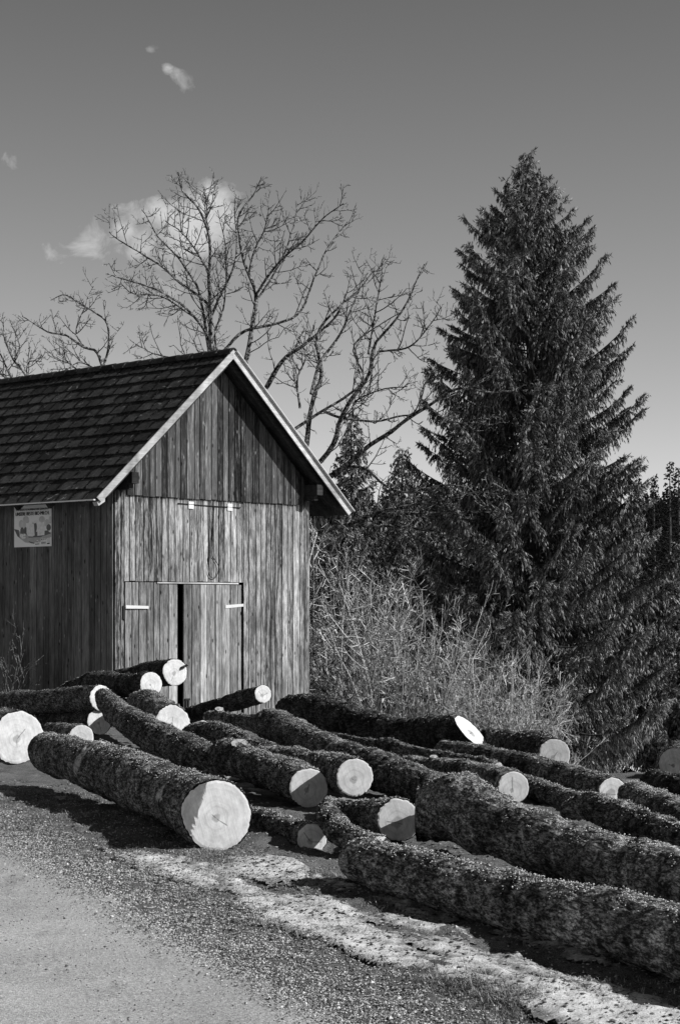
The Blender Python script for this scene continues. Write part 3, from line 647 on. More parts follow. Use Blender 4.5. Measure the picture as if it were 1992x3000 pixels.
log('long log running under the dark thick one to a sunlit crescent at right', [(1792, 2320, 15.5, .125), (1700, 2292, 16.2, .125), (1600, 2262, 17, .12), (1500, 2236, 17.8, .115), (1400, 2214, 18.6, .11), (1300, 2200, 19.4, .11)], step=.02, tufts=6000, rough_end=.03)
log('log end standing highest at right by the spruce, lit only on its right third', [(1623, 2214, 18, .158), (1560, 2194, 18.8, .155), (1490, 2180, 19.7, .15), (1430, 2172, 20.5, .14)], step=.02, bark='bark_dark', tufts=4500, bulges=((.25, .12, .18),), slant=(.15, 0), bump=1.4)
log('smooth log with bright round cut end above the flared log', [(1504, 2309, 15.5, .138), (1440, 2284, 16.2, .13), (1350, 2262, 17.1, .11), (1260, 2248, 18, .09), (1190, 2238, 18.7, .08)], step=.018, nseg=72, bark='bark_grey', tufts=4000, bump=.8, stubs=((.75, 95, .03, .05, .04),))
log('long thin knotty pole lying across the middle of the heap', [(1460, 2248, 17, .045), (1400, 2232, 17.5, .045), (1300, 2216, 18.3, .05), (1200, 2198, 19.1, .05), (1140, 2184, 19.6, .075), (1090, 2180, 20, .055), (1010, 2166, 20.7, .05), (900, 2143, 21.6, .05), (850, 2128, 22, .045)], step=.02, nseg=36, tufts=3500, bump=1.1, cat='pole', name='pole')
log('mossy log passing behind the smooth log and the humped one at right', [(1745, 2366, 14.2, .085), (1680, 2350, 14.8, .088), (1600, 2326, 15.6, .10), (1540, 2306, 16.3, .10), (1480, 2290, 17, .1)], step=.018, tufts=4500)
log('humped log with small shaded sawn knot, second from the flared log at right', [(2150, 2510, 10.0, .11), (2000, 2462, 10.9, .105), (1900, 2430, 11.6, .105), (1800, 2390, 12.3, .11), (1735, 2362, 12.8, .10), (1690, 2366, 13.0, .075), (1655, 2380, 13.2, .055)], step=.018, nseg=72, tufts=9000, bump=1.6, far_round=.2)
log('log at the right picture edge covering the sunlit crescent end', [(2150, 2470, 11.5, .13), (2000, 2402, 12.6, .125), (1900, 2352, 13.6, .12), (1838, 2328, 14.4, .1)], step=.018, tufts=7000, bark='bark_grey', far_round=.5)
log('black mossy log behind, at the right picture edge under the grey cut end', [(2150, 2380, 14.5, .14), (2040, 2335, 15.5, .14), (1960, 2310, 16.4, .135), (1900, 2290, 17.2, .11)], step=.02, tufts=6000, bark='bark_dark', mossmat='moss_dark', far_round=.6, bump=1.4)
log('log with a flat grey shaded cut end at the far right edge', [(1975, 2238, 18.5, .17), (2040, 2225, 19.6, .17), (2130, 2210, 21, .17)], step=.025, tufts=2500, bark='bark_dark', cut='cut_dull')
log('hidden bearer log beneath the topmost logs by the barn', [(430, 2105, 26.5, .17), (380, 2085, 28.5, .17), (340, 2070, 30.5, .17)], step=.04, tufts=800, bark='bark_dark')

# ------------------------------------------------------------------ barn
TH_ = rad(47.457); BZ = -0.75
barn = thing('barn', (-4.0064, 33.0, BZ), 'weathered wooden board barn with black slate roof and double door', 'barn', rz=TH_)
BW, BL = 5.0147, 12.5; O, EO = 0.436, 0.76; ZG, ZD, ZP, ZE = 4.313, 2.775, 7.042, 4.17
SL = (ZP - ZE) / (BW / 2 + EO)
def roof_z(x): return ZP - SL * abs(x - BW / 2)          # top surface of the deck at x
und = 0.20
# boards on the lower front wall, leaving the door opening
def board_row(bx_, x0, x1, z0, z1f, y0, thick=0.024, wmin=.12, wmax=.20, gap=.019, z0f=None):
    x = x0
    while x < x1 - 1e-4:
        w_ = min(random.uniform(wmin, wmax), x1 - x)
        if x1 - x - w_ < .06: w_ = x1 - x
        a, b = x + gap / 2, x + w_ - gap / 2
        za = z0 + random.uniform(-.008, .008)
        j = random.uniform(0, .008); yy = y0 - j
        t0, t1 = z1f(a), z1f(b)
        if t0 > za + .02 and t1 > za + .02 or True:
            t0 = max(t0, za + .01); t1 = max(t1, za + .01)
            bx_.hexa([(a, yy - thick, za), (b, yy - thick, za), (b, yy, za), (a, yy, za), (a, yy - thick, t0), (b, yy - thick, t1), (b, yy, t1), (a, yy, t0)])
        x += w_
DX0, DX1 = .22, 3.19
bw_ = Boxes()
board_row(bw_, 0.0, DX0, 0, lambda x: ZG + .09, 0)
board_row(bw_, DX0, DX1, ZD + .01, lambda x: ZG + .09, 0)
board_row(bw_, DX1, BW, 0, lambda x: ZG + .09, 0)
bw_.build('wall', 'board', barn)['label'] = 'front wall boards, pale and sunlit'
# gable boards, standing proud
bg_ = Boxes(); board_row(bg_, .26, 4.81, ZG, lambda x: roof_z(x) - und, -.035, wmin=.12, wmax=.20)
bg_.build('gable', 'gable', barn)['label'] = 'dark weathered gable boards'
bk = Boxes(); bk.hexa([(0.05, .02, 4.2), (BW - .05, .02, 4.2), (BW - .05, .05, 4.2), (0.05, .05, 4.2), (0.05, .02, 4.6), (BW - .05, .02, 4.6), (BW - .05, .05, 4.6), (.05, .05, 4.6)])
for (xa, xb) in ((.3, BW / 2), (BW / 2, BW - .3)):
    bk.hexa([(xa, .02, 4.6), (xb, .02, 4.6), (xb, .05, 4.6), (xa, .05, 4.6), (xa, .02, roof_z(xa) - .25), (xb, .02, roof_z(xb) - .25), (xb, .05, roof_z(xb) - .25), (xa, .05, roof_z(xa) - .25)])
bk.box(-.0 + .05, BW - .05, BL - .1, BL - .05, 0, 4.8); bk.box(BW - .1, BW - .03, .1, BL - .1, 0, 4.7); bk.box(.03, .08, .1, BL - .1, 0, 4.7)
bk.box(.1, BW - .1, .1, BL - .1, .0, .03); bk.box(.03, DX0 - .02, .03, .09, 0, 4.2); bk.box(DX1 + .03, BW - .03, .03, .09, 0, 4.2); bk.box(DX0 - .02, DX1 + .03, .03, .09, ZD + .05, 4.2)
bk.build('framework', 'interior', barn)
# side walls: boards along y at x = 0 and x = BW, and rear wall
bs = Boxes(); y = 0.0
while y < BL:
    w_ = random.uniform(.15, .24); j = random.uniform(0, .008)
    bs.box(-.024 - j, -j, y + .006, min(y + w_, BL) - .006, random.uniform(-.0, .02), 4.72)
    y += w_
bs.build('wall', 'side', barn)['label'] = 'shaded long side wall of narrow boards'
bs = Boxes(); y = 0.0
while y < BL:
    w_ = random.uniform(.15, .24); bs.box(BW + .001, BW + .025, y + .003, min(y + w_, BL) - .003, 0, 4.72); y += w_
bs.build('wall', 'side', barn)
br = Boxes(); x = 0
while x < BW:
    w_ = min(.2, BW - x); br.box(x + .002, x + w_ - .002, BL, BL + .024, 0, roof_z(x + w_ / 2) - .25); x += w_
br.build('wall', 'side', barn)
# corner beam tops (purlin ends) under the verge
for xx in (0.10, BW - .16):
    p_ = Boxes(); p_.box(xx - .02, xx + .14, -.40, .015, 4.50, 4.70); p_.box(xx + .0, xx + .10, -.30, .012, 4.40, 4.498)
    p_.build('purlin', 'beam', barn)
# roof decks
dk = Boxes()
YA, YB = -O, BL + .3
for sgn in (-1, 1):
    xr = BW / 2; xe = BW / 2 + sgn * (BW / 2 + EO)
    nn = 14
    for k in range(nn):     # deck planks run along the ridge
        xa = xr + (xe - xr) * k / nn; xb = xr + (xe - xr) * (k + 1) / nn - sgn * .006
        za, zb = roof_z(xa), roof_z(xb)
        th = .028 + .004 * random.random()
        if sgn > 0: dk.hexa([(xa, YA, za - th), (xb, YA, zb - th), (xb, YB, zb - th), (xa, YB, za - th), (xa, YA, za), (xb, YA, zb), (xb, YB, zb), (xa, YB, za)])
        else: dk.hexa([(xb, YA, zb - th), (xa, YA, za - th), (xa, YB, za - th), (xb, YB, zb - th), (xb, YA, zb), (xa, YA, za), (xa, YB, za), (xb, YB, zb)])
dk.build('roof_deck', 'deck', barn)
# rafters
yr = .05
first = True
for yr in [-.30] + [0.10 + .92 * k for k in range(14)]:
    for sgn in (-1, 1):
        rb = Boxes(); x1_ = BW / 2 + sgn * .03; x2_ = BW / 2 + sgn * (BW / 2 + EO - .10)
        if yr < 0: x2_ = BW / 2 + sgn * (BW / 2 + EO - .28)
        rb.beam((x1_, yr, roof_z(x1_) - .125), (x2_, yr, roof_z(x2_) - .125), .09, .15, tone=random.random()); rb.build('rafter', 'beam', barn)
# slates: overlapping courses with ragged lower edges
def slates(sgn, name):
    V = []; Fq = []; Tn = []; n = 0
    ln = math.hypot(BW / 2 + EO, ZP - ZE) + .06; cs, sn_ = (BW / 2 + EO) / math.hypot(BW / 2 + EO, ZP - ZE), (ZP - ZE) / math.hypot(BW / 2 + EO, ZP - ZE)
    course = .335; rows = int(ln / course) + 1
    for r in range(rows):
        d1 = ln - .03 - r * course; d0 = max(d1 - course - .07, 0)        # d = distance from the ridge down the slope
        if d1 < .05: break
        yy = YA - .02 - (r % 3) * .127
        while yy < YB + .1:
            wt = .375
            a, b = max(yy + .015, YA + .002), yy + wt - .015
            if b > a + .03:
                tilt = random.uniform(-.006, .014); lift0, lift1 = .006, .026 + tilt
                m = 7
                low = [(a + (b - a) * q / (m - 1), d1 + random.uniform(-.012, .007) - (.045 if q in (0, m - 1) and random.random() < .12 else 0)) for q in range(m)]
                up = [(a + (b - a) * q / (m - 1), d0) for q in range(m)]
                tone = random.random()
                def P3(y_, d_, l_): return (BW / 2 + sgn * (d_ * cs + l_ * sn_), y_, ZP - d_ * sn_ + l_ * cs)
                for (yq, dq) in up: V.append(P3(yq, dq, lift0))
                for (yq, dq) in low: V.append(P3(yq, dq, lift1 + random.uniform(-.003, .006)))
                for (yq, dq) in low: V.append(P3(yq, dq - .004, lift1 - .022))
                for q in range(m - 1):
                    Fq.append((n + q, n + q + 1, n + m + q + 1, n + m + q)); Fq.append((n + m + q, n + m + q + 1, n + 2 * m + q + 1, n + 2 * m + q))
                Fq.append((n, n + m, n + 2 * m, n)); Fq.append((n + m - 1, n + 3 * m - 1, n + 2 * m - 1, n + m - 1))
                Tn += [tone] * (3 * m); n += 3 * m
            yy += wt
    quads = [f for f in Fq if len(set(f)) == 4]; tris = [f[:3] for f in Fq if len(set(f)) == 3]
    o = ob(name, mk_mesh(name, np.array(V), [np.array(quads), np.array(tris)], 'tile', tone=Tn), barn)
    return o
slates(-1, 'roof'); slates(1, 'roof')
# moss along joints on the visible slope
cs, sn_ = (BW / 2 + EO) / math.hypot(BW / 2 + EO, ZP - ZE), (ZP - ZE) / math.hypot(BW / 2 + EO, ZP - ZE)
ln = math.hypot(BW / 2 + EO, ZP - ZE) + .06
dd = []; yy_ = []
for r in range(13):
    d1 = ln - r * .335; k = 900; yq = R_.uniform(YA, 11, k); den = fbm(np.stack([yq * 3, 0 * yq + r * 5, 0 * yq], -1), 2, 5) > .33
    dd.append(d1 - .03 + R_.normal(0.006, .009, k)[den]); yy_.append(yq[den])
k = 2600; yq = R_.uniform(YA, 12, k); dd.append(np.abs(R_.normal(0, .1, k))); yy_.append(yq)
dd = np.concatenate(dd); yy_ = np.concatenate(yy_); lf = .03
P = np.stack([BW / 2 - (dd * cs + lf * sn_), yy_, ZP - dd * sn_ + lf * cs], -1)
NJ = 12000; jr = R_.integers(0, 13, NJ); jk = R_.integers(0, 34, NJ)
jd = ln - .03 - jr * .335 - R_.random(NJ) * .33; jy = YA - .02 - (jr % 3) * .127 + jk * .375 + R_.normal(0, .010, NJ); kq = (jd > 0.05) & (jy > YA + .02)
P = np.concatenate([P, np.stack([BW / 2 - (jd * cs + .030 * sn_), jy, ZP - jd * sn_ + .030 * cs], -1)[kq]])
v, f = octa(P, R_.uniform(.009, .021, len(P)), .6)
ob('roof_moss', mk_mesh('roof_moss', v, f, 'moss_roof', tone=np.repeat(R_.random(len(P)), 6)), barn)
# ridge caps
rc_v = []; rc_parts = []
yy = YA - .03
while yy < YB:
    an = np.linspace(-.25, math.pi + .25, 11); r0, r1 = .105, .09
    ring = lambda y_, r_: np.stack([BW / 2 + r_ * np.cos(an), np.full(11, y_), ZP - .015 + r_ * np.sin(an)], -1)
    V = np.concatenate([ring(yy, r0), ring(yy + .40, r1), ring(yy, r0 - .018), ring(yy + .40, r1 - .018)])
    q = np.arange(10); Fq = np.concatenate([np.stack([q, q + 1, q + 12, q + 11], -1), np.stack([q + 22, q + 33, q + 34, q + 23], -1), np.stack([q, q + 22, q + 23, q + 1], -1)])
    rc_parts.append((V, Fq, random.random())); yy += .37
V, Fq, tn = merge(rc_parts); ob('ridge_cap', mk_mesh('ridge_cap', V, Fq, 'tile', tone=tn), barn)
# bargeboards on the front verge (parts of their own)
for sgn in (-1, 1):
    fb = Boxes(); hb = .125
    xa = BW / 2; xb = BW / 2 + sgn * (BW / 2 + EO + .01)
    dz = ZP + .05
    top = lambda x: dz - SL * abs(x - BW / 2)
    y0_, y1_ = YA - .026, YA - .002
    hv = hb / cs
    if sgn > 0: Pq = [(xa, y0_, top(xa) - hv), (xb - .10, y0_, top(xb - .10) - hv), (xb - .10, y1_, top(xb - .10) - hv), (xa, y1_, top(xa) - hv), (xa, y0_, top(xa)), (xb, y0_, top(xb)), (xb, y1_, top(xb)), (xa, y1_, top(xa))]
    else: Pq = [(xb + .10, y0_, top(xb + .10) - hv), (xa, y0_, top(xa) - hv), (xa, y1_, top(xa) - hv), (xb + .10, y1_, top(xb + .10) - hv), (xb, y0_, top(xb)), (xa, y0_, top(xa)), (xa, y1_, top(xa)), (xb, y1_, top(xb))]
    fb.hexa(Pq); fb.build('bargeboard', 'fascia', barn)
    if sgn > 0:
        fb = Boxes(); fb.beam((xa + .05, YA - .045, top(xa + .05) + .022), (xb + .02, YA - .045, top(xb + .02) + .022), .07, .012, tone=.9); fb.build('verge_strip', 'metal', barn)
# soffit cheek on the left verge end and the thin pale drip edge
fb = Boxes(); fb.box(-EO - .075, -EO - .035, YA - .01, BL + .3, ZE - .012, ZE + .010, tone=.8); fb.build('drip_edge', 'metal', barn)
fb = Boxes(); fb.hexa([(-EO + .06, YA + .01, ZE - .10), (-EO + .20, YA + .01, ZE - .02), (-EO + .20, YA + .13, ZE - .02), (-EO + .06, YA + .13, ZE - .10), (-EO + .02, YA + .01, ZE - .035), (-EO + .20, YA + .01, ZE + .05), (-EO + .20, YA + .13, ZE + .05), (-EO + .02, YA + .13, ZE - .035)], tone=.9); fb.build('rafter_end', 'fascia', barn)
# doors
def leaf(x0, x1, z1, y0, lab):
    d_ = Boxes(); board_row(d_, x0, x1, .05, lambda x: z1, y0, thick=.028, wmin=.15, wmax=.22)
    o = d_.build('door', 'door', barn); o['label'] = lab; return o
dl = leaf(.245, 1.515, ZD - .012, .012, 'left leaf of the barn door, slightly ajar')
dr = leaf(1.635, 3.125, ZD - .045, -.012, 'right leaf of the barn door')
def hinge(par, x0, x1, z, tilt):
    h_ = Boxes(); h_.hexa([(x0, -.052, z - .028), (x1, -.052, z - .022 + tilt), (x1, -.044, z - .022 + tilt), (x0, -.044, z - .028), (x0, -.052, z + .032), (x1, -.052, z + .028 + tilt), (x1, -.044, z + .028 + tilt), (x0, -.044, z + .032)], tone=.9)
    o = h_.build('hinge', 'hinge', par)
    for k in range(4):
        pass
    return o
hinge(dl, .24, .78, 2.318, -.01); hinge(dr, 2.70, 3.17, 2.318, .03)
hp = Boxes(); hp.box(.175, .225, -.05, -.03, 2.10, 2.34, tone=.2); hp.build('hinge_pin', 'cable', dl)
lt = Boxes(); lt.box(1.66, 1.78, -.07, -.045, .60, .635); lt.box(1.665, 1.69, -.075, -.047, .45, .598); lt.box(1.735, 1.755, -.07, -.05, .47, .598); lt.build('latch', 'cable', dr)
ls = Boxes(); ls.box(1.0, 3.05, -.040, -.026, ZD - .030, ZD - .004, tone=.9); ls.build('door_ledge', 'fascia', barn)
# plaques, conduit and hanging cable
for xx in (1.825, 2.82):
    p_ = Boxes(); p_.box(xx - .062, xx + .062, -.05, -.03, 4.13, 4.26, tone=.8); p_.build('plaque', 'plaque', barn)
def tube_ob(name, pts, r, m_, par, n=60, k=6):
    P = spline(np.array(pts, float), n); vv, qq = tubes(P[None], np.full((1, n), r), k)
    return ob(name, mk_mesh(name, vv, qq, m_, tone=np.full(len(vv), .5), smooth=True), par)
tube_ob('conduit', [(1.50, -.045, 4.215), (2.2, -.045, 4.20), (3.1, -.045, 4.195)], .009, 'cable', barn)
lp = [(2.40, -.05, 4.19), (2.38, -.05, 3.9), (2.33, -.05, 3.5), (2.27, -.05, 3.2), (2.24, -.055, 3.0), (2.30, -.06, 2.88), (2.42, -.06, 2.86), (2.50, -.055, 2.98), (2.50, -.055, 3.10), (2.40, -.05, 3.22), (2.345, -.05, 3.30), (2.37, -.05, 3.7), (2.405, -.05, 4.19)]
cab = tag(tube_ob('hanging_cable', lp, .0075, 'cable', None, 120), 'thin black cable hanging in a loop on the barn front', 'cable'); cab.location = barn.location; cab.rotation_euler = barn.rotation_euler

# ------------------------------------------------------------------ poster on the side wall under the eave
def solve_y(pxx):  # y on the side wall (local x = -0.04) for a pixel column
    rt = (pxx - CX) / F; ux, uy = -math.sin(TH_), math.cos(TH_)
    return (rt * 33.0 + 4.0064) / (ux - rt * uy)
ya, yb = solve_y(48.5), solve_y(157.5)        # far (left in the picture) and near edge
poster = thing('poster', tuple(Vector((-4.0064, 33.0, BZ)) + Matrix.Rotation(TH_, 3, 'Z') @ Vector((-.045, (ya + yb) / 2, 3.80))), 'pale advertising poster with cheese picture under the barn eave', 'poster', rz=TH_ - math.pi / 2)
PWd = abs(ya - yb); dmid = 33.0 + math.cos(TH_) * (ya + yb) / 2
zt = EYE + (Y0 - 1466) * dmid / F - BZ - 3.80; zb_ = EYE + (Y0 - 1602) * dmid / F - BZ - 3.80
# poster local: x to the right in the picture, y into the wall, z up
pb = Boxes(); pb.box(-PWd / 2, PWd / 2, 0.0, .008, zb_, zt, tone=.5); pb.build('panel', 'poster_back', poster)
PH = zt - zb_
def pz(u, v): return (-PWd / 2 + u * PWd, zb_ + (1 - v) * PH)       # u right 0..1, v down 0..1
def disc(name, parts_, m_, depth):
    """flat print shapes: list of outlines in (u,v)"""
    for k_, out_ in enumerate(parts_):
        V = []; n = 0; tris = []
        c = np.mean(out_, 0); pts_ = [c] + list(out_)
        for (u, v_) in pts_:
            xx, zz = pz(u, v_); V.append((xx, -depth - k_ * .00012, zz))
        m = len(out_)
        for q in range(m): tris.append((n, n + 1 + q, n + 1 + (q + 1) % m))
        ob(name, mk_mesh(name, np.array(V), np.array(tris), m_), poster)
def ell(u, v, ru, rv, rot=0, n=20):
    a = np.linspace(0, 2 * np.pi, n, endpoint=False); c, s_ = math.cos(rad(rot)), math.sin(rad(rot))
    return np.stack([u + ru * np.cos(a) * c - rv * np.sin(a) * s_, v + ru * np.cos(a) * s_ + rv * np.sin(a) * c], -1)
def poly(*p): return np.array(p, float)
disc('printed_board', [poly((.0, .62), (.16, .66), (.5, .72), (1, .70), (1, .80), (.8, .88), (.5, .93), (.3, .90), (.14, .80))], 'print_mid', .0006)
disc('printed_shade', [poly((0, .60), (.13, .63), (.15, .80), (.09, .76)), poly((.33, .70), (.9, .66), (.99, .73), (.7, .80), (.4, .80)), poly((.38, .87), (.6, .93), (.6, .945), (.45, .92))], 'print_dark', .0012)
disc('printed_egg', [ell(.32, .40, .08, .07), ell(.36, .44, .055, .05), ell(.2, .5, .07, .09), ell(.28, .52, .05, .09), ell(.75, .42, .08, .07), ell(.88, .5, .07, .08), ell(.97, .44, .04, .08)], 'print_egg', .0018)
disc('printed_fruit', [ell(.22, .65, .05, .08), ell(.31, .66, .05, .09), ell(.93, .6, .06, .07), ell(.55, .58, .07, .13)], 'print_dark', .0024)
disc('printed_cheese', [poly((.34, .53), (.4, .49), (.54, .50), (.56, .76), (.50, .78), (.38, .77), (.34, .70)), poly((.63, .53), (.76, .49), (.83, .53), (.82, .76), (.63, .77)), ell(.21, .75, .05, .04), ell(.29, .74, .03, .03), ell(.26, .80, .06, .02), poly((.44, .46), (.6, .43), (.72, .47), (.56, .50))], 'print_pale', .0030)
disc('printed_badge', [poly((.55, .91), (.70, .905), (.70, .935), (.55, .94)), poly((.60, .89), (.66, .89), (.64, .86), (.62, .86)), poly((.72, .83), (.87, .82), (.87, .96), (.72, .965)), poly((.89, .82), (.965, .815), (.965, .91), (.89, .915))], 'print_white', .0036)
disc('printed_mark', [poly((.735, .84), (.765, .838), (.76, .858), (.74, .86)), poly((.78, .838), (.81, .836), (.80, .856), (.79, .857)), poly((.825, .835), (.855, .833), (.85, .853), (.83, .855)), poly((.735, .91), (.855, .905), (.855, .915), (.735, .92)), poly((.735, .93), (.855, .925), (.855, .935), (.735, .94)), poly((.57, .942), (.685, .938), (.68, .952), (.58, .955)), poly((.89, .93), (.96, .925), (.96, .95), (.89, .953)), ell(.627, .895, .012, .012)], 'print_black', .0044)
def text(body, u0, u1, v, h):
    cu = bpy.data.curves.new('lettering', 'FONT'); cu.body = body; cu.size = 1.0; cu.align_x = 'LEFT'
    o = bpy.data.objects.new('lettering', cu); C.objects.link(o)
    bpy.context.view_layer.update()
    dg = bpy.context.evaluated_depsgraph_get(); me = bpy.data.meshes.new_from_object(o.evaluated_get(dg))
    bpy.data.objects.remove(o)
    co_ = np.zeros(len(me.vertices) * 3, np.float32); me.vertices.foreach_get('co', co_); co_ = co_.reshape(-1, 3)
    mn, mx = co_.min(0), co_.max(0); x0_, z0_ = pz(u0, v); x1_, _ = pz(u1, v)
    nx_ = x0_ + (co_[:, 0] - mn[0]) / (mx[0] - mn[0]) * (x1_ - x0_); nz_ = z0_ + (co_[:, 1] - mn[1]) / (mx[1] - mn[1]) * h
    me.vertices.foreach_set('co', np.stack([nx_, np.full_like(nx_, -.0052), nz_], -1).ravel()); me.materials.clear(); me.materials.append(M['print_black'])
    return ob('lettering', me, poster)
for dx in (0.0, .006):
    text('FÜR BESTE SCHLIERBACHER QUALITÄT', .065 + dx, .93 + dx, .222, PH * .058)
    text('UNSERE BESTE BIO-MILCH.', .045 + dx, .95 + dx, .322, PH * .076)

# ------------------------------------------------------------------ bare trees
def grow(P0, R0, K, Lf, ang, curl, rs, rt, m=5, tmin=.15, up=1.0, taper_len=True, wb=.05):
    """children curves from parents P0 (M,m0,3)"""
    Mn, m0 = P0.shape[:2]
    K = int(K); t_ = tmin + (1 - tmin) * (np.arange(K)[None] + R_.random((Mn, K))) / K
    idx = t_ * (m0 - 1); i0 = np.clip(idx.astype(int), 0, m0 - 2); fr = (idx - i0)[..., None]
    ar = np.arange(Mn)[:, None]
    base = P0[ar, i0] * (1 - fr) + P0[ar, i0 + 1] * fr; tg = unit(P0[ar, i0 + 1] - P0[ar, i0])
    rb = R0[ar, i0] * (1 - fr[..., 0]) + R0[ar, i0 + 1] * fr[..., 0]
    Lp = np.linalg.norm(np.diff(P0, axis=1), axis=2).sum(1)[:, None]
    rv = unit(np.cross(tg, R_.normal(0, 1, tg.shape)))
    a = R_.normal(ang, ang * .25, t_.shape)[..., None]
    d_ = unit(tg * np.cos(a) + rv * np.sin(a))
    L = Lf * R_.uniform(.45, 1.15, t_.shape)
    if taper_len: L = L * (1.15 - .6 * t_)
    s_ = np.linspace(0, 1, m)[None, None, :, None]
    cu = curl * R_.uniform(.3, 1.2, t_.shape)[..., None, None]
    wob = np.cumsum(R_.normal(0, wb, t_.shape + (m, 3)), axis=-2) * s_ * .7 * L[..., None, None] / max(Lf, .05)*min(1.0, Lf)
    Pn = base[..., None, :] + L[..., None, None] * (d_[..., None, :] * s_ + np.array([0, 0, up]) * cu * s_ ** 2 + wob)
    Rn = np.minimum(rs, rb)[..., None] * np.linspace(1, rt, m)[None, None]
    return Pn.reshape(-1, m, 3), Rn.reshape(-1, m)
def bare_tree(label, limbs, trunk_pts, name='bare_tree', k1=11, k2=6, k3=4, L1=1.0, cat='tree', m_='twig', lmin=None):
    """limbs: list of (pixel pts, D0, D1, r0, r1); trunk_pts: world pts with radius"""
    P0 = []; R0 = []
    for (pts, D0, D1, r0, r1) in limbs:
        n = len(pts); q = np.array([px(a, b, D0 + (D1 - D0) * i / (n - 1)) for i, (a, b) in enumerate(pts)])
        sp_ = spline(q, 26); sp_ += (fbm(sp_ * 2.2, 2, 3)[:, None] - .5) * .12 * np.linspace(0, 1, 26)[:, None]; P0.append(sp_); R0.append(np.linspace(r0 * .85, r1 * 1.2, 26) * (1 + .15 * (R_.random(26) - .5)))
    P0 = np.array(P0); R0 = np.array(R0)
    P1, R1 = grow(P0, R0, k1, L1, 1.0, .38, .016, .45, 8, .12)
    P2, R2 = grow(P1, R1, k2, L1 * .42, 1.0, .25, .0105, .6, 6, .2)
    P3, R3 = grow(P2, R2, k3, L1 * .15, .8, .2, .0078, .8, 3, .3)
    P3b, R3b = grow(P0, R0, k1 * 2, L1 * .3, 1.15, .45, .0085, .6, 5, .1)
    tv, tq = tubes(np.array([t_[:3] for t_ in trunk_pts])[None], np.array([[t_[3] for t_ in trunk_pts]]), 10) if trunk_pts else (None, None)
    rl = np.array([px(limbs[0][0][0][0], limbs[0][0][0][1], limbs[0][1])])[0] if not trunk_pts else np.array(trunk_pts[0][:3])
    root = thing(name, tuple(rl), label, cat, 'bare trees behind the barn')
    if trunk_pts:
        tp = np.array(trunk_pts, float); sp_ = spline(tp, 30); vv, qq = tubes(sp_[None, :, :3], sp_[None, :, 3], 12)
        ob('trunk', mk_mesh('trunk', vv - rl, qq, 'limb', tone=np.full(len(vv), .5), smooth=True), root)
    parts_ = []
    for (Pq, Rq, k) in ((P0, R0, 8), (P1, R1, 4), (P2, R2, 3), (P3, R3, 3), (P3b, R3b, 3)):
        vv, qq = tubes(Pq, Rq, k); parts_.append((vv - rl, qq, R_.random(len(vv))))
    V, Fq, tn = merge(parts_)
    c = ob('crown', mk_mesh('crown', V, Fq, m_, tone=tn), root)
    return root
def r6(*a): return [(x / 1.206, 400 + y / 1.206) for x, y in a]
def r3(*a): return [(850 + x / 2.613, 1100 + y / 2.613) for x, y in a]
tb = px(640, 1773, 46); tz = gh0(tb[0], tb[1])
T1 = [
 (r6((790, 900), (750, 755), (745, 640), (742, 560), (740, 480), (735, 330), (690, 240), (650, 200), (630, 125)), 46, 45, .085, .012),
 (r6((840, 900), (870, 790), (890, 680), (905, 560), (880, 480), (850, 400), (840, 300), (870, 240), (935, 165)), 46, 46.5, .09, .012),
 (r6((770, 800), (745, 720), (690, 640), (620, 575), (520, 530), (430, 500), (380, 480)), 46, 45, .05, .010),
 (r6((745, 600), (700, 560), (640, 520), (560, 450), (480, 400), (420, 360), (385, 340)), 46, 46.5, .045, .010),
 (r6((740, 760), (700, 540), (620, 420), (560, 350), (500, 260)), 46, 47, .05, .010),
 (r6((905, 560), (950, 490), (1000, 430), (1070, 370), (1140, 290), (1210, 240)), 46, 45, .04, .010),
 (r6((790, 760), (860, 690), (980, 660), (1060, 620), (1110, 500), (1160, 390), (1230, 300)), 46, 47, .05, .010),
 (r6((745, 640), (780, 560), (830, 450), (835, 340), (830, 220)), 46, 47, .04, .010),
 (r6((900, 590), (960, 500), (1010, 400), (1040, 300), (1050, 240)), 46, 47, .035, .009),
 (r6((740, 480), (690, 400), (640, 340), (580, 300)), 46, 45, .03, .008),
 (r6((800, 820), (700, 790), (600, 780), (520, 760), (460, 720)), 46, 45, .04, .008),
 (r6((880, 480), (900, 400), (940, 320), (950, 250)), 46, 45.3, .03, .008),
 (r6((690, 640), (560, 560), (480, 560), (430, 520)), 46, 46, .025, .008),
 (r6((740, 330), (725, 260), (728, 180)), 45.5, 45, .02, .007),
 (r6((780, 800), (760, 700), (790, 600), (800, 420), (770, 260)), 46, 46, .035, .008)]
bare_tree('leafless tree fanning out above the barn ridge', T1, [(tb[0], tb[1], tz, .26), (tb[0] + .05, tb[1], tz + 2, .22), (px(655, 1200, 46)[0], 46, px(655, 1200, 46)[2], .18), (px(655, 1140, 46)[0], 46, px(655, 1140, 46)[2], .10)], k1=11, k2=4, k3=3, L1=.95)
tb = px(905, 1773, 43); tz = gh0(tb[0], tb[1])
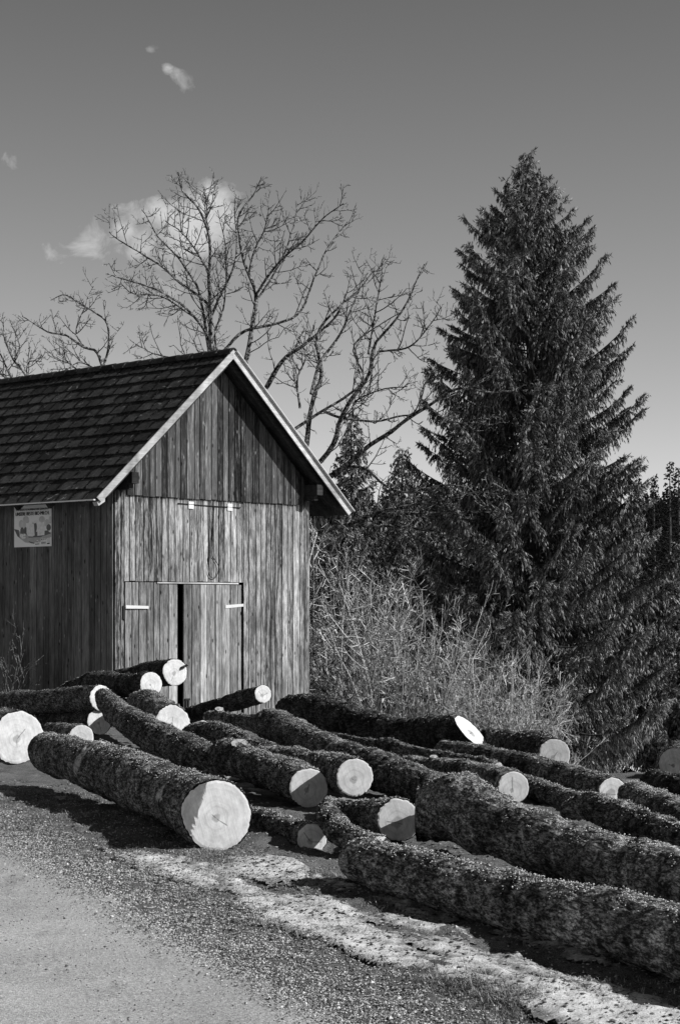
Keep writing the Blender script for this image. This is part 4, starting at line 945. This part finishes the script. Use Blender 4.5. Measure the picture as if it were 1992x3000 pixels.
T2 = [
 (r3((60, 700), (120, 560), (150, 300), (200, 100), (240, 0)) + r6((1120, 700), (1200, 600), (1270, 540), (1320, 470)), 43, 43.5, .085, .010),
 (r3((60, 800), (230, 660), (340, 510), (380, 350), (470, 180), (600, 0)) + r6((1320, 740), (1370, 680), (1430, 600), (1500, 450)), 43, 42, .085, .010),
 (r3((100, 820), (330, 760), (600, 540), (760, 440), (900, 330), (1050, 240), (1280, 100), (1568, 130), (1750, 60)), 43, 41, .085, .012),
 (r3((330, 740), (450, 700), (560, 710), (640, 760), (740, 850), (900, 890), (1150, 840), (1350, 860), (1500, 1000)), 43, 40.5, .05, .010),
 (r3((150, 1220), (300, 1180), (450, 1140), (740, 1030), (1100, 960), (1400, 900), (1568, 910), (1700, 870)), 43, 40.5, .065, .010),
 (r3((400, 1150), (830, 1160), (1000, 1180), (1290, 1250)), 43, 41, .04, .010),
 (r3((740, 1060), (1190, 1050), (1568, 1040)), 42, 41, .035, .008),
 (r3((20, 420), (250, 270), (430, 160), (560, 20)) + r6((1250, 740), (1350, 660), (1420, 620)), 43, 44, .045, .008),
 (r3((250, 270), (380, 320), (640, 350), (830, 310), (950, 280), (1010, 100), (1080, -20)), 43, 42.5, .04, .008),
 (r3((480, 350), (500, 200), (700, 110), (900, 80)), 43, 42, .03, .008),
 (r6((1100, 910), (1130, 800), (1200, 700), (1260, 560), (1280, 470)), 43, 44, .05, .009),
 (r6((940, 890), (1000, 790), (1070, 740), (1130, 690), (1200, 620), (1230, 540)), 44, 44, .07, .009),
 (r6((1300, 770), (1330, 600), (1350, 500), (1355, 430)), 42.5, 42, .03, .008),
 (r6((1340, 760), (1450, 740), (1530, 650), (1560, 600)), 42, 41.5, .03, .008),
 (r6((1060, 960), (1050, 860), (1080, 780), (1060, 700)), 43, 43, .035, .008),
 (r3((1050, 240), (1200, 340), (1400, 360), (1560, 300)), 41.5, 41, .02, .008)]
bare_tree('leafless tree spreading right of the barn roof into the spruce', T2, [(tb[0], tb[1], tz, .28), (tb[0] - .05, tb[1], tz + 1.8, .24), (px(880, 1500, 43)[0], 43, px(880, 1500, 43)[2], .20), (px(882, 1400, 43)[0], 43, px(882, 1400, 43)[2], .10)], k1=10, k2=4, k3=3, L1=.9)
tb = px(300, 1773, 50); tz = gh0(tb[0], tb[1])
bare_tree('small leafless crown above the roof at left', [
 (r6((390, 900), (365, 820), (340, 760), (300, 745), (230, 700), (170, 690), (80, 635)), 50, 49.5, .06, .010),
 (r6((365, 820), (385, 740), (380, 660), (340, 625), (280, 590), (230, 560), (178, 580)), 50, 50, .045, .009),
 (r6((300, 745), (270, 690), (300, 600), (330, 530)), 50, 50.5, .03, .008), (r6((360, 830), (280, 800), (240, 820), (180, 820)), 50, 49.5, .025, .008), (r6((280, 830), (240, 790), (220, 730)), 50, 50, .025, .008)],
 [(tb[0], tb[1], tz, .18), (tb[0] + .1, tb[1], tz + 3, .14), (px(323, 1150, 50)[0], 50, px(323, 1150, 50)[2], .06)], k1=7, k2=4, k3=3, L1=.8)
tb = px(60, 1773, 51); tz = gh0(tb[0], tb[1])
bare_tree('leafless crown at the left picture edge above the roof', [
 (r6((110, 920), (95, 850), (50, 790), (20, 720), (10, 650)), 51, 50.5, .05, .009), (r6((60, 900), (40, 850), (5, 770), (-20, 700)), 51, 51, .04, .009), (r6((95, 850), (100, 800), (150, 795)), 51, 51, .02, .007), (r6((50, 870), (0, 840), (-30, 820)), 51, 51, .025, .008), (r6((50, 790), (70, 740), (45, 670)), 51, 51, .02, .007)],
 [(tb[0], tb[1], tz, .16), (tb[0] + .1, tb[1], tz + 3, .12), (px(85, 1150, 51)[0], 51, px(85, 1150, 51)[2], .06)], k1=7, k2=4, k3=3, L1=.7)

# ------------------------------------------------------------------ leafless shrubs of the thicket
def shrub_mesh(h, rad_, stems, seed, m_='twig_light', k1=9, k2=5, k3=3):
    n = stems; a = R_.uniform(0, 6.28, n); lean = R_.uniform(.05, 1.0, n) ** .7
    s_ = np.linspace(0, 1, 8)[None, :, None]
    b = np.stack([np.cos(a) * .3 * rad_ * lean, np.sin(a) * .3 * rad_ * lean, 0 * a], -1)
    hd = np.stack([np.cos(a), np.sin(a), 0 * a], -1) * (rad_ * lean)[:, None]
    hh = h * np.sqrt(np.clip(1 - .65 * lean ** 2, .1, 1)) * R_.uniform(.6, 1.0, n)
    P = b[:, None] + hd[:, None] * s_ ** 1.2 + np.array([0, 0, 1.0]) * hh[:, None, None] * s_ + np.cumsum(R_.normal(0, .05, (n, 8, 3)), 1) * s_
    Rr = np.linspace(.015, .006, 8)[None] * R_.uniform(.6, 1.2, (n, 1))
    P1, R1 = grow(P, Rr, k1, h * .24, .75, .16, .011, .6, 5, .10, wb=.05)
    P2, R2 = grow(P1, R1, k2, h * .10, .85, .15, .0078, .75, 4, .15, wb=.05)
    P3, R3 = grow(P2, R2, k3, h * .04, .9, .15, .0065, .85, 3, .2, wb=.05)
    out_ = []
    for (Pq, Rq, k) in ((P, Rr, 5), (P1, R1, 3), (P2, R2, 3), (P3, R3, 3)):
        vv, qq = tubes(Pq, Rq, k); out_.append((vv, qq, np.repeat(R_.random(len(Pq)), Pq.shape[1] * k)))
    V, Fq, tn = merge(out_)
    st_v, st_q = tubes(P[:, :4], Rr[:, :4] * 1.25, 6)
    return mk_mesh('branches', V, Fq, m_, tone=tn), mk_mesh('stems', st_v, st_q, 'limb', tone=np.full(len(st_v), .5))
def mk_shrub(name, h, r_, stems, loc, label, group='leafless shrubs right of the barn', **kw):
    a, b = shrub_mesh(h, r_, stems, 1, **kw); root = thing(name, loc, label, 'shrub', group); ob('branches', a, root); ob('stems', b, root); return root
def at(pxx, D): x = (pxx - CX) * D / F; return (x, D, float(gh0(np.array(x), np.array(D))))
sh0 = mk_shrub('leafless_shrub', 4.3, 1.6, 27, at(1010, 40), 'tall pale leafless shrub beside the barn corner')
sh1 = mk_shrub('leafless_shrub', 3.9, 1.7, 27, at(1280, 40.5), 'wide leafless shrub in the middle of the thicket')
lab = ['leafless shrub between the barn corner shrub and the middle one', 'leafless shrub behind the dark thick log', 'low leafless shrub at the foot of the big spruce', 'leafless shrub reaching furthest right against the spruce', 'low leafless shrub just behind the highest log end', 'leafless shrub half hidden behind the barn wall', 'leafless shrub in front, above the slanting cut log end']
pos = [(1130, 41.5, sh0, 1.22, 1.1), (1180, 38.5, sh1, 1.1, 2.2), (1500, 40, sh1, .78, 3.6), (1420, 42, sh0, .95, 4.3), (1570, 37, sh1, .55, 5.2), (930, 42, sh1, 1.4, .6), (1380, 37.5, sh0, .68, 2.9)]
for l, (pxx, D, src, s_, rz) in zip(lab, pos):
    c = copy_tree(src); c.location = at(pxx, D); c.scale = (s_, s_, s_); c.rotation_euler = (0, 0, rz); c['label'] = l
# thin bramble in front of the side wall at the left edge
mk_shrub('bramble', 2.2, .7, 9, (-6.05, 33.0, gh0(np.array(-6.0), np.array(33.)).item()), 'thin dark bramble in front of the shaded barn side', group=None, m_='limb', k1=4, k2=2, k3=1)

# ------------------------------------------------------------------ spruces
def spruce_meshes(H, prof, nl=230, seed=1, step=.075, tw=.022, dens=1.0, asym=None, z0=.6, hang=1.0, lift=(.42, .22), cones=0, Lr=(.66, 1.10)):
    """prof(t) -> limb length at relative height t (0 base, 1 top). returns (trunk, crown, limbs, cones)"""
    n = nl; t_ = (np.arange(n) + R_.random(n)) / n; t_ = t_ ** .9; t_ = z0 / H + (1 - z0 / H) * t_
    az_ = (np.arange(n) * 2.399 + R_.normal(0, .3, n)) % 6.283
    L = prof(t_) * R_.uniform(Lr[0], Lr[1], n)
    if asym is not None: L = L * asym(t_, az_)
    L = np.maximum(L, .12)
    m = 14; s_ = np.linspace(0, 1, m)[None, :]
    k1 = lift[0] * (.25 + 1.3 * t_) + R_.normal(0, .08, n); k2 = lift[1] + R_.normal(0, .06, n)
    zz = (t_ * H)[:, None] + L[:, None] * (k1[:, None] * s_ - .18 * np.sin(s_ * 3.14) * (1 - t_)[:, None] + k2[:, None] * s_ ** 3)
    bend = R_.normal(0, .12, n)[:, None] * s_
    PX = L[:, None] * s_ * np.cos(az_[:, None] + bend); PY = L[:, None] * s_ * np.sin(az_[:, None] + bend)
    P = np.stack([PX, PY, zz], -1)
    Rl = np.clip(L * .011, .006, .05)[:, None] * np.linspace(1.2, .25, m)[None]
    lv, lq = tubes(P, Rl, 4)
    # sprays: side branchlets along each limb
    cnt = np.maximum((L / step * dens).astype(int), 4); pid = np.repeat(np.arange(n), cnt); tot = len(pid)
    u = R_.random(tot) ** .7 * .94 + .06
    fi = u * (m - 1); i0 = np.clip(fi.astype(int), 0, m - 2); fr = (fi - i0)[:, None]
    b = P[pid, i0] * (1 - fr) + P[pid, i0 + 1] * fr; tg = unit(P[pid, i0 + 1] - P[pid, i0])
    side = unit(np.cross(tg, np.array([0, 0, 1.0]))) * R_.choice([-1, 1], tot)[:, None]
    a = R_.normal(.95, .3, tot)[:, None]; d_ = tg * np.cos(a) + side * np.sin(a)
    SL_ = (.08 + .15 * np.minimum(L[pid], 2.6) * (1.22 - u)) * R_.uniform(.6, 1.2, tot) + .07
    droop = np.where(u > .9, .15, (.5 + .9 * R_.random(tot)) * hang)
    mm = 5; q = np.linspace(0, 1, mm)[None, :, None]
    SP = b[:, None] + SL_[:, None, None] * (d_[:, None] * q - np.array([0, 0, 1.0]) * droop[:, None, None] * q ** 2)
    # needle covered twigs ("sausages") on sprays
    per = np.maximum((SL_ / (.024 if tw < .02 else .04)).astype(int), 3); sid = np.repeat(np.arange(tot), per); N_ = len(sid)
    v_ = R_.random(N_); fi = v_ * (mm - 1); i0 = np.clip(fi.astype(int), 0, mm - 2); fr = (fi - i0)[:, None]
    b2 = SP[sid, i0] * (1 - fr) + SP[sid, i0 + 1] * fr; tg2 = unit(SP[sid, i0 + 1] - SP[sid, i0])
    rd = R_.normal(0, 1, (N_, 3)); rd[:, 2] = rd[:, 2] * .2
    tipz = (u[sid] > .92) & (R_.random(N_) < .5)
    down = np.where(tipz, .45, -R_.uniform(.4, 2.0, N_) * hang)
    d2 = unit(tg2 * .8 + rd * .27 + np.array([0, 0, 1.0]) * down[:, None])
    ln = R_.uniform(.05, .15, N_)[:, None] * (1 if tw < .03 else tw / .022 * .6)
    wd = tw * R_.uniform(.7, 1.25, N_)[:, None]
    A_ = unit(np.cross(d2, R_.normal(0, 1, (N_, 3)))); B_ = np.cross(d2, A_)
    mid = b2 + d2 * ln * .45
    ring = [mid + (A_ * math.cos(k * 2.094) + B_ * math.sin(k * 2.094)) * wd for k in range(3)]
    V = np.stack([b2] + ring + [b2 + d2 * ln], 1).reshape(-1, 3)
    f = np.array([(0, 1, 2), (0, 2, 3), (0, 3, 1), (4, 2, 1), (4, 3, 2), (4, 1, 3)]); Fc = (np.arange(N_)[:, None, None] * 5 + f[None]).reshape(-1, 3)
    tone = np.repeat(np.clip(.5 + .22 * R_.normal(0, 1, tot)[sid] + R_.normal(0, .18, N_) + .25 * (v_ - .5), 0, 1), 5)
    sv, sq = tubes(SP, np.linspace(.007, .003, mm)[None] * np.ones((tot, 1)), 3)
    tt = np.linspace(0, 1, 24); TP = np.stack([np.sin(tt * 5) * .03, np.cos(tt * 4) * .03, tt * H], -1)
    tv, tq = tubes(TP[None], (H * .0135 * (1 - tt) ** .9 + .012)[None], 12)
    return (V, Fc, tone), (np.concatenate([lv, sv]), np.concatenate([lq, sq + len(lv)])), (tv, tq), (P, L, t_)
def spruce(name, loc, label, H, prof, group='spruces', mneedle='needle', **kw):
    (V, Fc, tn), (lv, lq), (tv, tq), info = spruce_meshes(H, prof, **kw)
    root = thing(name, loc, label, 'spruce', group)
    ob('crown', mk_mesh('crown', V, Fc, mneedle, tone=tn), root)
    ob('limbs', mk_mesh('limbs', lv, lq, 'trunk', tone=np.full(len(lv), .5)), root)
    ob('trunk', mk_mesh('trunk', tv, tq, 'trunk', tone=np.full(len(tv), .5), smooth=True), root)
    return root, info
SD = 44.0; sp = at(1572, SD); zt_ = px(1548, 452, SD)[2]; HH = zt_ - sp[2]
# half widths (metres) measured at picture rows
rows = np.array([452, 500, 560, 610, 686, 762, 838, 940, 990, 1143, 1270, 1370, 1560, 1750, 1950, 2150, 2300]); hw = np.array([4, 30, 74, 124, 172, 196, 222, 255, 285, 296, 322, 350, 405, 440, 450, 440, 380]) * SD / F
zrows = EYE - (rows - Y0) * SD / F
def prof(t_):
    z = sp[2] + t_ * HH; return np.interp(-z - .0, -zrows, hw * 1.02) 
def tip_prof(z):
    L = np.interp(-z, -zrows, hw)
    for _ in range(6): L = np.interp(-(z + .42 * L), -zrows, hw)
    return L * 1.03
main, info = spruce('spruce', sp, 'tall full spruce standing against the sky at right', HH, lambda t_: tip_prof(sp[2] + t_ * HH), nl=310, step=.019, z0=.7, lift=(.40, .06), tw=.0125, hang=.95, Lr=(.78, 1.04))
main.rotation_euler = (0, rad(-.9), 0)
P_, L_, t__ = info
# cones near the top
sel = np.where((t__ > .68) & (t__ < .9))[0]; cp = []
for i_ in sel:
    for q in range(4):
        u = R_.integers(7, 14); cp.append(P_[i_, u] + R_.normal(0, .05, 3))
cp = np.array(cp); N_ = len(cp); s_ = np.linspace(0, 1, 4); CPn = cp[:, None] - np.array([0, 0, 1.0]) * (.15 * s_)[None, :, None]
cvv, cqq = tubes(CPn[:1] - cp[0], np.array([[.008, .020, .018, .004]]), 5)
cme = mk_mesh('cone', cvv, cqq, 'cone', tone=np.full(len(cvv), .6))
for q in cp[R_.permutation(N_)[:95]]: ob('cone', cme, main, tuple(q))

cone_prof = lambda H, w_: (lambda t_: w_ * (1 - t_) ** .85 + .05)
mid_s = [(1032, 53, 1215, 2.3, 'slender spruce behind the bare tree, right of the barn roof'), (1180, 56, 1318, 2.9, 'spruce with pointed tip left of the tall spruce'), (1300, 52, 1450, 2.9, 'dark spruce behind the thicket, in the tall spruce\'s shade'), (1010, 50, 1500, 2.3, 'low spruce behind the barn corner shrub'), (1990, 47, 1600, 3.0, 'broad spruce filling the right picture edge')]
for (pxx, D, ytop, w_, l) in mid_s:
    b = at(pxx, D); zt2 = px(0, ytop, D)[2]; H2 = zt2 - b[2]
    spruce('spruce', b, l, H2, cone_prof(H2, w_), nl=180, step=.024, z0=.5, tw=.018, lift=(.3, .12), hang=.8)
# distant forest spruces: shared low detail meshes
far_src = []
for k in range(3):
    r_, _ = spruce('forest_spruce', (0, 0, 0), 'dark spruce in the distant forest edge', 13.0, cone_prof(13, 2.3 + .3 * k), group='distant forest spruces', mneedle='needle_far', nl=110, step=.16, z0=.8, tw=.09, dens=.8, hang=.5, lift=(.2, .1))
    far_src.append(r_)
fi_ = 0
spots = []
for (row, D, x0, x1, dx) in ((0, 140, 1000, 2060, 26), (1, 150, 1010, 2060, 24)):
    x = x0
    while x < x1:
        spots.append((x + random.uniform(-9, 9), D + random.uniform(-4, 4))); x += dx
for (xx, D) in spots:
    # tops follow the skyline of the photograph: low in the middle, rising to the right
    ytop = np.interp(xx, [700, 1100, 1250, 1500, 1800, 1870, 1930, 1960, 2150], [1450, 1450, 1460, 1460, 1470, 1450, 1440, 1430, 1410]) + random.uniform(-6, 34)
    b = at(xx, D); H2 = px(0, ytop, D)[2] - b[2]
    src = far_src[fi_ % 3]; c = src if fi_ < 3 else copy_tree(src); fi_ += 1
    c.location = b; s_ = H2 / 13.0; c.scale = (s_ * .9, s_ * .9, s_); c.rotation_euler = (0, 0, random.uniform(0, 6.28))
    c['label'] = 'dark spruce of the distant forest edge, right of the tall spruce' if xx > 1800 else 'dark spruce of the distant forest edge, left of or behind the tall spruce'
    c['group'] = 'distant forest spruces at right' if xx > 1800 else 'distant forest spruces at the centre'
for (pxx, ytop, D, w_, l) in ((1866, 1402, 118, 1.9, 'small pointed spruce tip nearest the tall spruce on the right ridge'), (1915, 1392, 120, 2.0, 'pointed spruce in the middle of the right ridge'), (1962, 1352, 118, 2.3, 'highest pointed spruce on the right ridge, near the picture edge'), (1988, 1370, 122, 2.2, 'pointed spruce cut by the right picture edge on the ridge'), (1010, 1438, 125, 2.2, 'distant pointed spruce just right of the roof end'), (1150, 1432, 122, 2.0, 'distant pointed spruce between the bare tree branches')):
    b = at(pxx, D); H2 = px(0, ytop, D)[2] - b[2]
    spruce('ridge_spruce', b, l, H2, cone_prof(H2, w_), group='pointed spruces on the ridge', mneedle='needle_far', nl=150, step=.10, z0=.8, tw=.045, dens=.9, hang=.6, lift=(.1, .1))
# dense wood behind the first rows: one mass of ragged trees
pt = []
for k in range(900):
    D = random.uniform(165, 215); xx = random.uniform(600, 2250); b = np.array(at(xx, D))
    ytop = np.interp(xx, [700, 1500, 1900, 2150], [1480, 1485, 1470, 1440]) + random.uniform(0, 30)
    H2 = px(0, ytop, D)[2] - b[2]; an = np.arange(7) * 2 * np.pi / 7 + random.random()
    lv_ = []
    for (zz, rr2) in ((.05, 2.8), (.3, 2.3), (.31, 2.7), (.55, 1.6), (.56, 1.9), (.8, .8), (.81, 1.0), (1.0, .03)):
        lv_.append(np.stack([b[0] + rr2 * np.cos(an) * R_.uniform(.75, 1.2, 7), b[1] + rr2 * np.sin(an) * R_.uniform(.75, 1.2, 7), b[2] + zz * H2 + 0 * an + R_.normal(0, .15, 7)], -1))
    V = np.concatenate(lv_); q = np.arange(7); Fq = np.concatenate([np.stack([q + 7 * j, (q + 1) % 7 + 7 * j, (q + 1) % 7 + 7 * j + 7, q + 7 * j + 7], -1) for j in range(7)])
    pt.append((V, Fq, .5))
V, Fq, tn = merge(pt); tag(ob('forest', mk_mesh('forest', V, Fq, 'forest')), 'dark wooded hillside closing the background', 'forest', kind='stuff')
